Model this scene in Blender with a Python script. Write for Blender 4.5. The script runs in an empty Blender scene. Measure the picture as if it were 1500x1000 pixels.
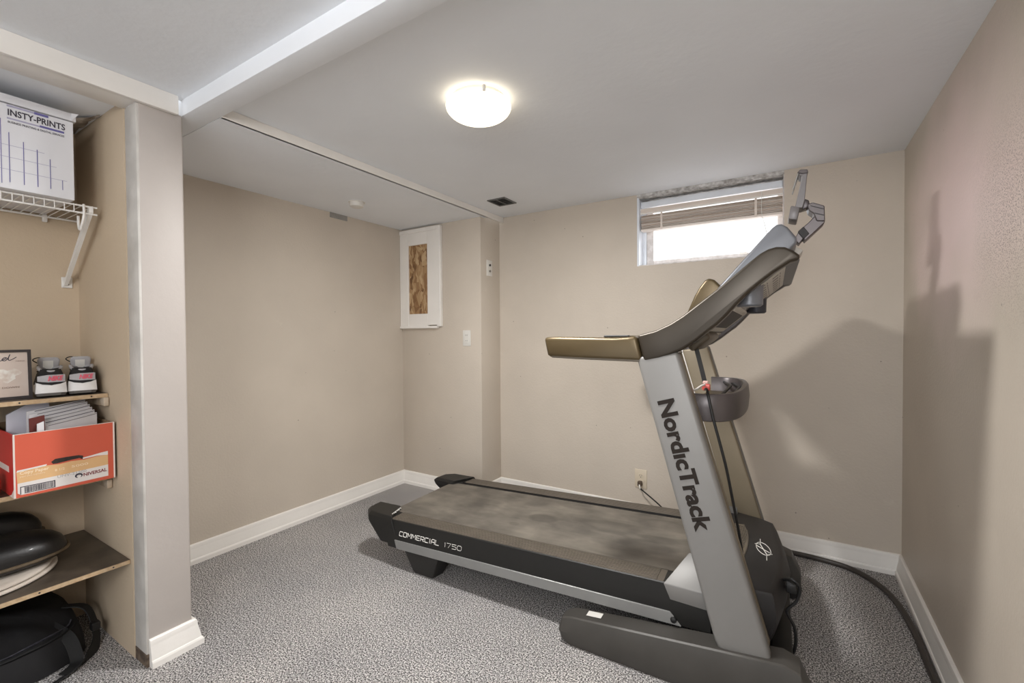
import bpy, bmesh, math, random
from mathutils import Vector, Matrix

R = math.radians
random.seed(7)
scene = bpy.context.scene
col = scene.collection

# ------------------------------------------------------------------ camera, world, lights, exposure
YAW, PITCH, ROLL, FPX = 0.557736, -0.01714, -0.006558, 660.3
cam_d = bpy.data.cameras.new('camera')
cam_d.sensor_width = 36.0
cam_d.lens = 36.0 * FPX / 1500.0
cam_d.clip_start = 0.02
cam = bpy.data.objects.new('camera', cam_d)
col.objects.link(cam)
f = Vector((-math.sin(YAW) * math.cos(PITCH), math.cos(YAW) * math.cos(PITCH), math.sin(PITCH)))
r0 = Vector((math.cos(YAW), math.sin(YAW), 0))
u0 = r0.cross(f)
c_, s_ = math.cos(ROLL), math.sin(ROLL)
rx = c_ * r0 + s_ * u0
ux = -s_ * r0 + c_ * u0
M = Matrix((rx, ux, -f)).transposed().to_4x4()
M.translation = Vector((0, 0, 1.2))
cam.matrix_world = M
scene.camera = cam

w = bpy.data.worlds.new('world')
scene.world = w
w.use_nodes = True
bg = w.node_tree.nodes['Background']
bg.inputs[0].default_value = (0.93, 0.96, 1.0, 1)
bg.inputs[1].default_value = 1.15


def area(name, loc, target, sx, sy, watts, color=(1, 1, 1)):
    d = bpy.data.lights.new(name, 'AREA')
    d.shape = 'RECTANGLE'
    d.size, d.size_y, d.energy, d.color = sx, sy, watts, color
    o = bpy.data.objects.new(name, d)
    col.objects.link(o)
    o.location = loc
    o.rotation_euler = (Vector(target) - Vector(loc)).to_track_quat('-Z', 'Y').to_euler()
    return o


area('added_fill_light', (0.1, -1.1, 1.85), (-2.0, 1.9, 0.55), 0.7, 0.9, 22, (0.99, 0.99, 1.0))  # added soft fill behind the camera, no real source, brightens left wall and closet
area('window_daylight', (-0.42, 3.75, 2.55), (-0.6, 1.2, 0.3), 1.1, 0.6, 55, (0.93, 0.96, 1.0))
LAMP_EMIT = 1.9
LAMP_WATTS = 18.5

scene.view_settings.view_transform = 'Standard'
scene.view_settings.look = 'None'
scene.view_settings.exposure = 0.65
scene.view_settings.gamma = 1.0
scene.view_settings.use_curve_mapping = False


# ------------------------------------------------------------------ materials
def srgb(r, g, b):
    def c(v):
        v /= 255.0
        return v / 12.92 if v <= 0.04045 else ((v + 0.055) / 1.055) ** 2.4
    return (c(r), c(g), c(b), 1)


def mat(name, rgb, rough=0.6, metal=0.0, var=0.0, scale=20.0, bump=0.0, bscale=None, rgb2=None, spec=0.5, detail=4, stretch=None, coat=0.0):
    m = bpy.data.materials.new(name)
    m.use_nodes = True
    nt = m.node_tree
    b = nt.nodes['Principled BSDF']
    b.inputs['Base Color'].default_value = srgb(*rgb)
    b.inputs['Roughness'].default_value = rough
    b.inputs['Metallic'].default_value = metal
    b.inputs['Specular IOR Level'].default_value = spec
    b.inputs['Coat Weight'].default_value = coat
    tc = nt.nodes.new('ShaderNodeTexCoord')
    mp = nt.nodes.new('ShaderNodeMapping')
    nt.links.new(tc.outputs['Object'], mp.inputs['Vector'])
    if stretch:
        mp.inputs['Scale'].default_value = stretch
    if var or rgb2:
        n = nt.nodes.new('ShaderNodeTexNoise')
        n.inputs['Scale'].default_value = scale
        n.inputs['Detail'].default_value = detail
        nt.links.new(mp.outputs[0], n.inputs['Vector'])
        ramp = nt.nodes.new('ShaderNodeValToRGB')
        ramp.color_ramp.elements[0].position = 0.35
        ramp.color_ramp.elements[1].position = 0.65
        c1 = srgb(*rgb)
        if rgb2:
            c2 = srgb(*rgb2)
        else:
            c2 = tuple(min(1, v * (1 + var)) for v in c1[:3]) + (1,)
            c1 = tuple(v * (1 - var) for v in c1[:3]) + (1,)
        ramp.color_ramp.elements[0].color = c1
        ramp.color_ramp.elements[1].color = c2
        nt.links.new(n.outputs['Fac'], ramp.inputs[0])
        nt.links.new(ramp.outputs[0], b.inputs['Base Color'])
    if bump:
        n2 = nt.nodes.new('ShaderNodeTexNoise')
        n2.inputs['Scale'].default_value = bscale or scale * 4
        n2.inputs['Detail'].default_value = 3
        nt.links.new(mp.outputs[0], n2.inputs['Vector'])
        bp = nt.nodes.new('ShaderNodeBump')
        bp.inputs['Strength'].default_value = bump
        bp.inputs['Distance'].default_value = 0.01
        nt.links.new(n2.outputs['Fac'], bp.inputs['Height'])
        nt.links.new(bp.outputs[0], b.inputs['Normal'])
    return m


def N(m):
    return m.node_tree.nodes, m.node_tree.links, m.node_tree.nodes['Principled BSDF']


def wall_mat(name, rgb, extra=None):
    """painted plaster: faint blotches, roller texture, a few scuffs and chips"""
    m = mat(name, rgb, 0.62, var=0.035, scale=2.2, bump=0.12, bscale=90, spec=0.35)
    nd, lk, b = N(m)
    tc = nd.new('ShaderNodeTexCoord')
    src = b.inputs['Base Color'].links[0].from_socket

    def mixin(fac, colr, amt):
        nonlocal src
        mul = nd.new('ShaderNodeMath'); mul.operation = 'MULTIPLY'; mul.inputs[1].default_value = amt
        lk.new(fac, mul.inputs[0])
        mx = nd.new('ShaderNodeMix'); mx.data_type = 'RGBA'
        lk.new(mul.outputs[0], mx.inputs[0]); lk.new(src, mx.inputs[6]); mx.inputs[7].default_value = colr
        src = mx.outputs[2]
        lk.new(src, b.inputs['Base Color'])
    # scuffs
    n = nd.new('ShaderNodeTexNoise'); n.inputs['Scale'].default_value = 6; n.inputs['Detail'].default_value = 8; n.inputs['Roughness'].default_value = 0.7
    lk.new(tc.outputs['Object'], n.inputs['Vector'])
    rp = nd.new('ShaderNodeValToRGB'); rp.color_ramp.elements[0].position = 0.66; rp.color_ramp.elements[1].position = 0.72
    lk.new(n.outputs['Fac'], rp.inputs[0])
    mixin(rp.outputs[0], srgb(214, 206, 192), 0.3)
    # tiny chips
    v = nd.new('ShaderNodeTexVoronoi'); v.inputs['Scale'].default_value = 7.0
    lk.new(tc.outputs['Object'], v.inputs['Vector'])
    rp2 = nd.new('ShaderNodeValToRGB'); rp2.color_ramp.elements[0].position = 0.022; rp2.color_ramp.elements[1].position = 0.03
    rp2.color_ramp.elements[0].color = (1, 1, 1, 1); rp2.color_ramp.elements[1].color = (0, 0, 0, 1)
    lk.new(v.outputs['Distance'], rp2.inputs[0])
    mixin(rp2.outputs[0], srgb(110, 96, 84), 0.6)
    if extra:
        extra(nd, lk, b, tc, mixin)
    return m


def right_wall_extra(nd, lk, b, tc, mixin):
    # pinkish light cast and glare painted into the colour high on the wall, and a patch of dark speckled rough plaster
    def blob(loc, scl, p0, p1):
        mp = nd.new('ShaderNodeMapping'); mp.vector_type = 'POINT'
        mp.inputs['Location'].default_value = tuple(-l * s for l, s in zip(loc, scl))
        mp.inputs['Scale'].default_value = scl
        lk.new(tc.outputs['Object'], mp.inputs['Vector'])
        ns = nd.new('ShaderNodeTexNoise'); ns.inputs['Scale'].default_value = 3.0; ns.inputs['Detail'].default_value = 5
        lk.new(tc.outputs['Object'], ns.inputs['Vector'])
        ad = nd.new('ShaderNodeVectorMath'); ad.operation = 'SCALE'; ad.inputs['Scale'].default_value = 0.7
        lk.new(ns.outputs['Color'], ad.inputs[0])
        a2 = nd.new('ShaderNodeVectorMath'); a2.operation = 'ADD'
        lk.new(mp.outputs[0], a2.inputs[0]); lk.new(ad.outputs[0], a2.inputs[1])
        a3 = nd.new('ShaderNodeVectorMath'); a3.operation = 'SUBTRACT'; a3.inputs[1].default_value = (0.35, 0.35, 0.35)
        lk.new(a2.outputs[0], a3.inputs[0])
        ln = nd.new('ShaderNodeVectorMath'); ln.operation = 'LENGTH'
        lk.new(a3.outputs[0], ln.inputs[0])
        mr = nd.new('ShaderNodeMapRange'); mr.inputs[1].default_value = p0; mr.inputs[2].default_value = p1
        mr.inputs[3].default_value = 1.0; mr.inputs[4].default_value = 0.0
        lk.new(ln.outputs['Value'], mr.inputs[0])
        return mr.outputs[0]
    mixin(blob((0.457, 2.1, 1.62), (0, 1.3, 1.9), 0.25, 1.0), srgb(238, 214, 210), 0.98)
    bl = blob((0.457, 1.62, 1.50), (0, 3.2, 3.0), 0.2, 1.0)
    sp = nd.new('ShaderNodeTexNoise'); sp.inputs['Scale'].default_value = 260; sp.inputs['Detail'].default_value = 3
    lk.new(tc.outputs['Object'], sp.inputs['Vector'])
    rp = nd.new('ShaderNodeValToRGB'); rp.color_ramp.elements[0].position = 0.52; rp.color_ramp.elements[1].position = 0.60
    lk.new(sp.outputs['Fac'], rp.inputs[0])
    ml = nd.new('ShaderNodeMath'); ml.operation = 'MULTIPLY'
    lk.new(bl, ml.inputs[0]); lk.new(rp.outputs[0], ml.inputs[1])
    mixin(ml.outputs[0], srgb(120, 98, 92), 0.75)


WALL = (203, 192, 178)
M_wall = wall_mat('beige_wall_paint', WALL)
M_wall_right = wall_mat('right_wall_paint', WALL, right_wall_extra)
M_wall_right.node_tree.nodes['Principled BSDF'].inputs['Roughness'].default_value = 0.45
M_wall_right.node_tree.nodes['Principled BSDF'].inputs['Specular IOR Level'].default_value = 0.5
M_closet = wall_mat('closet_wall_paint', (200, 182, 158))
M_ceil = mat('ceiling_paint', (239, 242, 246), 0.7, var=0.03, scale=1.4, bump=0.12, bscale=30, spec=0.25)
M_white = mat('white_trim_paint', (240, 236, 230), 0.4, var=0.02, scale=6, bump=0.04, bscale=60)
M_pillar = mat('pillar_white_paint', (184, 176, 170), 0.5, var=0.03, scale=3, bump=0.08, bscale=40)
M_jamb = mat('worn_jamb_paint', (204, 200, 194), 0.55, rgb2=(186, 182, 176), scale=10, bump=0.1)
M_rawwood = mat('raw_stained_wood', (120, 104, 88), 0.8, rgb2=(70, 56, 46), scale=40)


def carpet_mat():
    m = mat('grey_fleck_carpet', (150, 147, 145), 0.95, spec=0.05)
    nd, lk, b = N(m)
    tc = nd.new('ShaderNodeTexCoord')
    n = nd.new('ShaderNodeTexNoise'); n.inputs['Scale'].default_value = 185; n.inputs['Detail'].default_value = 2; n.inputs['Roughness'].default_value = 0.75
    lk.new(tc.outputs['Object'], n.inputs['Vector'])
    rp = nd.new('ShaderNodeValToRGB')
    e = rp.color_ramp.elements
    e[0].position = 0.41; e[0].color = srgb(74, 71, 70)
    e[1].position = 0.59; e[1].color = srgb(232, 229, 226)
    k = e.new(0.5); k.color = srgb(152, 149, 147)
    lk.new(n.outputs['Fac'], rp.inputs[0])
    # brushed pile direction (vacuum marks)
    n2 = nd.new('ShaderNodeTexNoise'); n2.inputs['Scale'].default_value = 2.6; n2.inputs['Detail'].default_value = 2
    lk.new(tc.outputs['Object'], n2.inputs['Vector'])
    r2 = nd.new('ShaderNodeValToRGB'); r2.color_ramp.elements[0].position = 0.35; r2.color_ramp.elements[1].position = 0.65
    r2.color_ramp.elements[0].color = (0.86, 0.86, 0.87, 1); r2.color_ramp.elements[1].color = (1.05, 1.04, 1.03, 1)
    lk.new(n2.outputs['Fac'], r2.inputs[0])
    mx = nd.new('ShaderNodeMix'); mx.data_type = 'RGBA'; mx.blend_type = 'MULTIPLY'; mx.inputs[0].default_value = 1.0
    lk.new(rp.outputs[0], mx.inputs[6]); lk.new(r2.outputs[0], mx.inputs[7])
    lk.new(mx.outputs[2], b.inputs['Base Color'])
    bp = nd.new('ShaderNodeBump'); bp.inputs['Strength'].default_value = 0.7; bp.inputs['Distance'].default_value = 0.008
    lk.new(n.outputs['Fac'], bp.inputs['Height']); lk.new(bp.outputs[0], b.inputs['Normal'])
    return m


M_carpet = carpet_mat()
M_silver = mat('silver_grey_plastic', (134, 132, 129), 0.45, metal=0.15, var=0.02, scale=8, bump=0.02, bscale=300)
M_strip = mat('silver_strip', (150, 150, 148), 0.4, metal=0.4, var=0.03, scale=12)
M_bronze = mat('bronze_plastic', (92, 78, 54), 0.36, metal=0.45, var=0.05, scale=9, spec=0.5)
M_bronze_dk = mat('dark_bronze_plastic', (98, 90, 78), 0.42, metal=0.3, var=0.05, scale=9)
M_gunmetal = mat('gunmetal_plastic', (112, 108, 108), 0.34, metal=0.4, var=0.03, scale=9)
M_black = mat('black_plastic', (27, 26, 24), 0.5, var=0.06, scale=12, bump=0.03, bscale=200)
M_hood = mat('charcoal_hood_plastic', (38, 36, 36), 0.5, var=0.06, scale=7, bump=0.04, bscale=350)
M_rail = mat('ribbed_rail_plastic', (96, 88, 78), 0.55, var=0.08, scale=14)
M_foot = mat('black_foot_plastic', (38, 36, 34), 0.55, var=0.08, scale=14)
M_basebar = mat('base_bar_bronze', (76, 73, 69), 0.45, metal=0.15, rgb2=(70, 67, 63), scale=7, bump=0.03, bscale=200)
M_letter = mat('dark_lettering', (46, 40, 36), 0.75, spec=0.2)
M_wlet = mat('white_lettering', (222, 220, 214), 0.5)
M_rubber = mat('black_rubber', (26, 25, 25), 0.5, var=0.05, scale=30)
M_hose = mat('dark_brown_cable', (58, 52, 48), 0.45, var=0.06, scale=20)
M_display = mat('blue_grey_console', (116, 118, 123), 0.36, metal=0.2, var=0.02, scale=6)
M_panel = mat('console_panel_grey', (196, 192, 184), 0.5, var=0.05, scale=40)
M_dark = mat('dark_recess', (40, 38, 38), 0.6)
M_darkblue = mat('dark_blue_grey', (74, 76, 84), 0.42, metal=0.2)
M_red = mat('red_plastic', (214, 52, 46), 0.4)
M_pinkclip = mat('pale_red_clip', (214, 92, 84), 0.35)
M_plastic = mat('white_plastic', (226, 223, 216), 0.4)
M_ivory = mat('ivory_plastic', (214, 200, 178), 0.4)
M_chrome = mat('metal_screw', (150, 148, 144), 0.3, metal=0.9)


def belt_mat():
    m = mat('dusty_belt', (98, 92, 84), 0.7, rgb2=(128, 121, 110), scale=5, detail=8, bump=0.05, bscale=400)
    nd, lk, b = N(m)
    src = b.inputs['Base Color'].links[0].from_socket
    tc = nd.new('ShaderNodeTexCoord')
    mp = nd.new('ShaderNodeMapping'); mp.inputs['Scale'].default_value = (2.0, 6.0, 1)
    lk.new(tc.outputs['Object'], mp.inputs['Vector'])
    n = nd.new('ShaderNodeTexNoise'); n.inputs['Scale'].default_value = 2.4; n.inputs['Detail'].default_value = 5; n.inputs['Distortion'].default_value = 0.8
    lk.new(mp.outputs[0], n.inputs['Vector'])
    rp = nd.new('ShaderNodeValToRGB'); rp.color_ramp.elements[0].position = 0.3; rp.color_ramp.elements[1].position = 0.7
    rp.color_ramp.elements[0].color = (0.68, 0.68, 0.68, 1); rp.color_ramp.elements[1].color = (1.12, 1.12, 1.12, 1)
    lk.new(n.outputs['Fac'], rp.inputs[0])
    mx = nd.new('ShaderNodeMix'); mx.data_type = 'RGBA'; mx.blend_type = 'MULTIPLY'; mx.inputs[0].default_value = 0.85
    lk.new(src, mx.inputs[6]); lk.new(rp.outputs[0], mx.inputs[7])
    src = mx.outputs[2]
    # worn dark foot marks
    for (x, y, sx, sy, amt) in ((0.70, 0.36, 0.085, 0.05, 0.5), (1.02, 0.40, 0.17, 0.07, 0.32), (1.24, 0.27, 0.13, 0.07, 0.42), (0.60, 0.24, 0.03, 0.02, 0.3), (1.27, 0.36, 0.1, 0.04, 0.25)):
        mp2 = nd.new('ShaderNodeMapping')
        mp2.inputs['Location'].default_value = (-x / sx, -y / sy, 0)
        mp2.inputs['Scale'].default_value = (1 / sx, 1 / sy, 0)
        lk.new(tc.outputs['Object'], mp2.inputs['Vector'])
        nz = nd.new('ShaderNodeTexNoise'); nz.inputs['Scale'].default_value = 1.4; nz.inputs['Detail'].default_value = 4
        lk.new(mp2.outputs[0], nz.inputs['Vector'])
        ad = nd.new('ShaderNodeVectorMath'); ad.operation = 'MULTIPLY_ADD'
        ad.inputs[1].default_value = (0.5, 0.5, 0); ad.inputs[2].default_value = (-0.25, -0.25, 0)
        lk.new(nz.outputs['Color'], ad.inputs[0])
        a2 = nd.new('ShaderNodeVectorMath'); a2.operation = 'ADD'
        lk.new(mp2.outputs[0], a2.inputs[0]); lk.new(ad.outputs[0], a2.inputs[1])
        ln = nd.new('ShaderNodeVectorMath'); ln.operation = 'LENGTH'
        lk.new(a2.outputs[0], ln.inputs[0])
        mr = nd.new('ShaderNodeMapRange'); mr.inputs[1].default_value = 0.75; mr.inputs[2].default_value = 1.1
        mr.inputs[3].default_value = amt; mr.inputs[4].default_value = 0
        lk.new(ln.outputs['Value'], mr.inputs[0])
        mk = nd.new('ShaderNodeMix'); mk.data_type = 'RGBA'
        lk.new(mr.outputs[0], mk.inputs[0]); lk.new(src, mk.inputs[6]); mk.inputs[7].default_value = srgb(58, 53, 48)
        src = mk.outputs[2]
    lk.new(src, b.inputs['Base Color'])
    return m


M_belt = belt_mat()


def emit_mat(name, rgb, strength):
    m = bpy.data.materials.new(name); m.use_nodes = True
    nt = m.node_tree
    for n in list(nt.nodes):
        nt.nodes.remove(n)
    e = nt.nodes.new('ShaderNodeEmission'); e.inputs[0].default_value = (*rgb, 1); e.inputs[1].default_value = strength
    o = nt.nodes.new('ShaderNodeOutputMaterial'); nt.links.new(e.outputs[0], o.inputs[0])
    return m


def glass_mat():
    m = bpy.data.materials.new('window_glass'); m.use_nodes = True
    nt = m.node_tree
    for n in list(nt.nodes):
        nt.nodes.remove(n)
    t = nt.nodes.new('ShaderNodeBsdfTransparent'); g = nt.nodes.new('ShaderNodeBsdfGlossy'); g.inputs['Roughness'].default_value = 0.03
    mx = nt.nodes.new('ShaderNodeMixShader'); mx.inputs[0].default_value = 0.06
    o = nt.nodes.new('ShaderNodeOutputMaterial')
    nt.links.new(t.outputs[0], mx.inputs[1]); nt.links.new(g.outputs[0], mx.inputs[2]); nt.links.new(mx.outputs[0], o.inputs[0])
    return m


# ------------------------------------------------------------------ mesh helpers
class MB:
    def __init__(self):
        self.bm = bmesh.new()

    def box(self, x0, x1, y0, y1, z0, z1):
        v = [self.bm.verts.new(p) for p in ((x0, y0, z0), (x1, y0, z0), (x1, y1, z0), (x0, y1, z0), (x0, y0, z1), (x1, y0, z1), (x1, y1, z1), (x0, y1, z1))]
        for q in ((0, 3, 2, 1), (4, 5, 6, 7), (0, 1, 5, 4), (1, 2, 6, 5), (2, 3, 7, 6), (3, 0, 4, 7)):
            self.bm.faces.new([v[i] for i in q])
        return self

    def prism(self, pts, axis, a0, a1):
        def P(p, a):
            return {'x': (a, p[0], p[1]), 'y': (p[0], a, p[1]), 'z': (p[0], p[1], a)}[axis]
        A = [self.bm.verts.new(P(p, a0)) for p in pts]
        B = [self.bm.verts.new(P(p, a1)) for p in pts]
        n = len(pts)
        self.bm.faces.new(A); self.bm.faces.new(B[::-1])
        for i in range(n):
            self.bm.faces.new((A[i], B[i], B[(i + 1) % n], A[(i + 1) % n]))
        return self

    def loft(self, rings, closed=True, caps=True):
        V = [[self.bm.verts.new(p) for p in r] for r in rings]
        n = len(V[0])
        for a, b in zip(V, V[1:]):
            for i in range(n if closed else n - 1):
                j = (i + 1) % n
                self.bm.faces.new((a[i], a[j], b[j], b[i]))
        if caps:
            self.bm.faces.new(V[0][::-1]); self.bm.faces.new(V[-1])
        return self

    def tube(self, pts, r, n=8, closed=False, caps=True):
        pts = [Vector(p) for p in pts]
        m = len(pts)
        rings = []
        up = None
        for i, p in enumerate(pts):
            if closed:
                t = pts[(i + 1) % m] - pts[i - 1]
            else:
                t = pts[min(i + 1, m - 1)] - pts[max(i - 1, 0)]
            t.normalize()
            if up is None:
                up = Vector((0, 0, 1)) if abs(t.z) < 0.9 else Vector((1, 0, 0))
            up = (up - t * up.dot(t)).normalized()
            sd = t.cross(up)
            rr = r[i] if isinstance(r, (list, tuple)) else r
            rings.append([p + rr * (math.cos(2 * math.pi * k / n) * up + math.sin(2 * math.pi * k / n) * sd) for k in range(n)])
        if closed:
            rings.append(rings[0])
            self.loft(rings, caps=False)
            bmesh.ops.remove_doubles(self.bm, verts=self.bm.verts, dist=1e-6)
        else:
            self.loft(rings, caps=caps)
        return self

    def ribbon(self, pts, width, thick, side):
        side = Vector(side).normalized()
        pts = [Vector(p) for p in pts]
        rings = []
        for i, p in enumerate(pts):
            t = (pts[min(i + 1, len(pts) - 1)] - pts[max(i - 1, 0)]).normalized()
            s = (side - t * side.dot(t)).normalized()
            nn = t.cross(s)
            rings.append([p + s * width / 2 + nn * thick / 2, p - s * width / 2 + nn * thick / 2, p - s * width / 2 - nn * thick / 2, p + s * width / 2 - nn * thick / 2])
        return self.loft(rings)

    def lathe(self, prof, c, n=32, axis='z'):
        rings = []
        for rr, h in prof:
            ring = []
            for k in range(n):
                a = 2 * math.pi * k / n
                p = {'z': (rr * math.cos(a), rr * math.sin(a), h), 'y': (rr * math.cos(a), h, rr * math.sin(a)), 'x': (h, rr * math.cos(a), rr * math.sin(a))}[axis]
                ring.append((c[0] + p[0], c[1] + p[1], c[2] + p[2]))
            rings.append(ring)
        return self.loft(rings)

    def bevel(self, w_, seg=2, ang=30):
        bmesh.ops.recalc_face_normals(self.bm, faces=self.bm.faces)
        es = [e for e in self.bm.edges if len(e.link_faces) == 2 and e.calc_face_angle(0) > R(ang)]
        if es:
            bmesh.ops.bevel(self.bm, geom=es, offset=w_, segments=seg, affect='EDGES', profile=0.5, clamp_overlap=True)
        return self

    def xf(self, fn):
        for v in self.bm.verts:
            v.co = Vector(fn(v.co.x, v.co.y, v.co.z))
        return self

    def obj(self, name, m, parent=None, smooth=35, recalc=True):
        if recalc:
            bmesh.ops.recalc_face_normals(self.bm, faces=self.bm.faces)
        me = bpy.data.meshes.new(name)
        self.bm.to_mesh(me); self.bm.free()
        me.materials.append(m)
        if smooth:
            for p in me.polygons:
                p.use_smooth = True
            me.set_sharp_from_angle(angle=R(smooth))
        o = bpy.data.objects.new(name, me)
        col.objects.link(o)
        if parent:
            o.parent = parent
        return o


def tag(o, label, cat, group=None):
    o['label'] = label; o['category'] = cat
    if group:
        o['group'] = group
    return o


def structure(o):
    o['kind'] = 'structure'
    return o


def empty(name, loc, rz=0.0):
    o = bpy.data.objects.new(name, None)
    o.empty_display_size = 0.05
    col.objects.link(o)
    o.location = loc; o.rotation_euler = (0, 0, rz)
    return o


def spline(pts, n=8):
    """Catmull-Rom through points"""
    P = [Vector(p) for p in pts]
    P = [2 * P[0] - P[1]] + P + [2 * P[-1] - P[-2]]
    out = []
    for i in range(1, len(P) - 2):
        a, b, c, d = P[i - 1:i + 3]
        for k in range(n):
            t = k / n
            out.append(0.5 * ((2 * b) + (c - a) * t + (2 * a - 5 * b + 4 * c - d) * t * t + (3 * b - a - 3 * c + d) * t ** 3))
    out.append(P[-2])
    return out


def text(name, body, m, parent, origin, xdir, ydir, size, extrude=0.0006, offset=0.0, shear=0.0, sx=1.0, spacing=1.0, align='LEFT'):
    """lettering as thin raised mesh: origin = baseline start, xdir/ydir in parent space"""
    cu = bpy.data.curves.new(name, 'FONT')
    cu.body = body; cu.size = size; cu.extrude = extrude; cu.offset = offset; cu.shear = shear
    cu.space_character = spacing; cu.align_x = align; cu.resolution_u = 3
    to = bpy.data.objects.new(name, cu)
    col.objects.link(to)
    bpy.context.view_layer.update()
    dg = bpy.context.evaluated_depsgraph_get()
    me = bpy.data.meshes.new_from_object(to.evaluated_get(dg))
    bpy.data.objects.remove(to)
    X = Vector(xdir).normalized(); Y = Vector(ydir); Y = (Y - X * Y.dot(X)).normalized(); Z = X.cross(Y)
    mm = Matrix((X * sx, Y, Z)).transposed().to_4x4(); mm.translation = Vector(origin)
    me.transform(mm)
    me.materials.clear(); me.materials.append(m)
    o = bpy.data.objects.new(name, me)
    col.objects.link(o)
    if parent:
        o.parent = parent
    return o


GLYPH = {   # square technical capitals: polylines on a 0..1 by 0..1 cell
    'C': [[(1, .92), (1, 1), (.18, 1), (0, .82), (0, .15), (.15, 0), (1, 0)]], 'O': [[(.15, 0), (.85, 0), (1, .15), (1, .85), (.85, 1), (.15, 1), (0, .85), (0, .15), (.15, 0)]],
    'M': [[(0, 0), (0, 1), (.12, 1), (.5, .35), (.88, 1), (1, 1), (1, 0)]], 'E': [[(1, 1), (.15, 1), (0, .85), (0, .15), (.15, 0), (1, 0)], [(0, .5), (.9, .5)]],
    'R': [[(0, 0), (0, 1), (.85, 1), (1, .88), (1, .58), (.85, .45), (0, .45)], [(.5, .45), (1, 0)]], 'I': [[(.5, 0), (.5, 1)]],
    'A': [[(0, 0), (0, .7), (.3, 1), (1, 1), (1, 0)], [(0, .42), (1, .42)]], 'L': [[(0, 1), (0, 0), (1, 0)]],
    '1': [[(.2, .85), (.5, 1), (.5, 0)]], '7': [[(0, 1), (1, 1), (.35, 0)]], '5': [[(1, 1), (0, 1), (0, .56), (.85, .56), (1, .44), (1, .12), (.85, 0), (0, 0)]],
    '0': [[(.2, 0), (.8, 0), (1, .2), (1, .8), (.8, 1), (.2, 1), (0, .8), (0, .2), (.2, 0)]]}


def stroke_text(name, body, m, parent, p0, p1, ydir, cap, wd, shear=0.0, depth=0.0012, gap=0.3):
    """lettering built from flat bars along each stroke"""
    P0_, P1_ = Vector(p0), Vector(p1)
    X = (P1_ - P0_).normalized(); Y = Vector(ydir); Y = (Y - X * Y.dot(X)).normalized(); Z = X.cross(Y)
    wds = [0.35 if ch in 'I1' else (1.15 if ch == 'M' else 1.0) for ch in body]
    unit = (P1_ - P0_).length / (sum(wds) + gap * (len(body) - 1))
    mb = MB(); cx = 0.0
    for ch, cw in zip(body, wds):
        for pl in GLYPH[ch]:
            pts = [P0_ + X * (cx + a * cw * unit + shear * b * cap) + Y * (b * cap) + Z * 0.0003 for a, b in pl]
            mb.ribbon(pts, wd, depth, Y + X * 0.9) if False else mb.tube(pts, wd / 2, 4)
        cx += (cw + gap) * unit
    return mb.obj(name, m, parent, smooth=0)


def serif_ticks(text_obj):
    return text_obj


# ------------------------------------------------------------------ room shell
XR, YB, ZC = 0.457, 2.882, 2.08          # right wall, back wall, ceiling
XL, YCH, XCH = -2.69, 2.636, -1.905       # left wall, front of corner chase, its right side
ZS, XSOF = 2.04, -1.87                    # soffit underside and its edge
YBM0, YBM1, ZN = 0.81, 0.896, 2.10        # beam and nearer ceiling
YP0, YP1, XP = 0.667, 0.81, -1.98         # closet partition end
XCB, YBK, YCL = -2.60, -2.3, -0.9         # closet back, rear limit, closet's other side
WX0, WX1, WZ0, WZ1 = -0.85, -0.044, 1.626, 2.062

structure(MB().box(-3.0, 0.75, YBK, 3.15, -0.06, 0.0).obj('floor', M_carpet, smooth=0))
# ceilings
structure(MB().box(XSOF, XR + 0.1, YBM1, YB + 0.15, ZC, ZC + 0.08).obj('ceiling', M_ceil, smooth=0))
structure(MB().box(XP - 0.015, XR + 0.1, YBK, YBM0, ZN, ZN + 0.08).obj('ceiling_near', M_ceil, smooth=0))
structure(MB().box(XL - 0.1, XR + 0.1, YBM0, YBM1, ZS, ZS + 0.1).bevel(0.004, 2).obj('ceiling_beam', M_ceil))
structure(MB().box(XL - 0.1, XSOF, YBM1, YCH + 0.05, ZS, ZS + 0.1).obj('ceiling_soffit', M_ceil, smooth=0))
structure(MB().box(XSOF - 0.012, XSOF + 0.004, YBM1, YB - 0.0, ZS, ZC).bevel(0.002, 1).obj('trim_1', M_white))
# walls
structure(MB().box(XR, XR + 0.1, YBK, YB + 0.15, 0, 2.2).obj('wall_right', M_wall_right, smooth=0))
bw = MB()
bw.box(XCH, WX0, YB, YB + 0.15, 0, ZC + 0.02).box(WX1, XR, YB, YB + 0.15, 0, ZC + 0.02)
bw.box(WX0, WX1, YB, YB + 0.15, 0, WZ0).box(WX0, WX1, YB, YB + 0.15, WZ1, ZC + 0.02)
structure(bw.obj('wall_back', M_wall, smooth=0))
structure(MB().box(XL - 0.02, XCH, YCH, YB + 0.15, 0, ZC + 0.02).bevel(0.006, 2).obj('wall_chase', M_wall))
structure(MB().box(XL - 0.1, XL, YP1, YCH + 0.05, 0, ZS + 0.02).obj('wall_left', M_wall, smooth=0))
structure(MB().box(XL - 0.1, XP, YP0, YP1, 0, ZS).bevel(0.008, 3).obj('wall_partition', M_pillar))
structure(MB().box(XCB - 0.1, XCB, YCL, YP0, 0, ZN).obj('wall_closet_back', M_closet, smooth=0))
structure(MB().box(XCB, XP - 0.1, YP0 - 0.006, YP0 + 0.002, 0, ZN - 0.02).obj('wall_closet_side', M_closet, smooth=0))
structure(MB().box(XCB, XP, YCL - 0.1, YCL, 0, ZN).obj('wall_closet_far', M_closet, smooth=0))
structure(MB().box(XP - 0.1, XP, YBK, YCL, 0, ZN).obj('wall_left_rear', M_wall, smooth=0))
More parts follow.
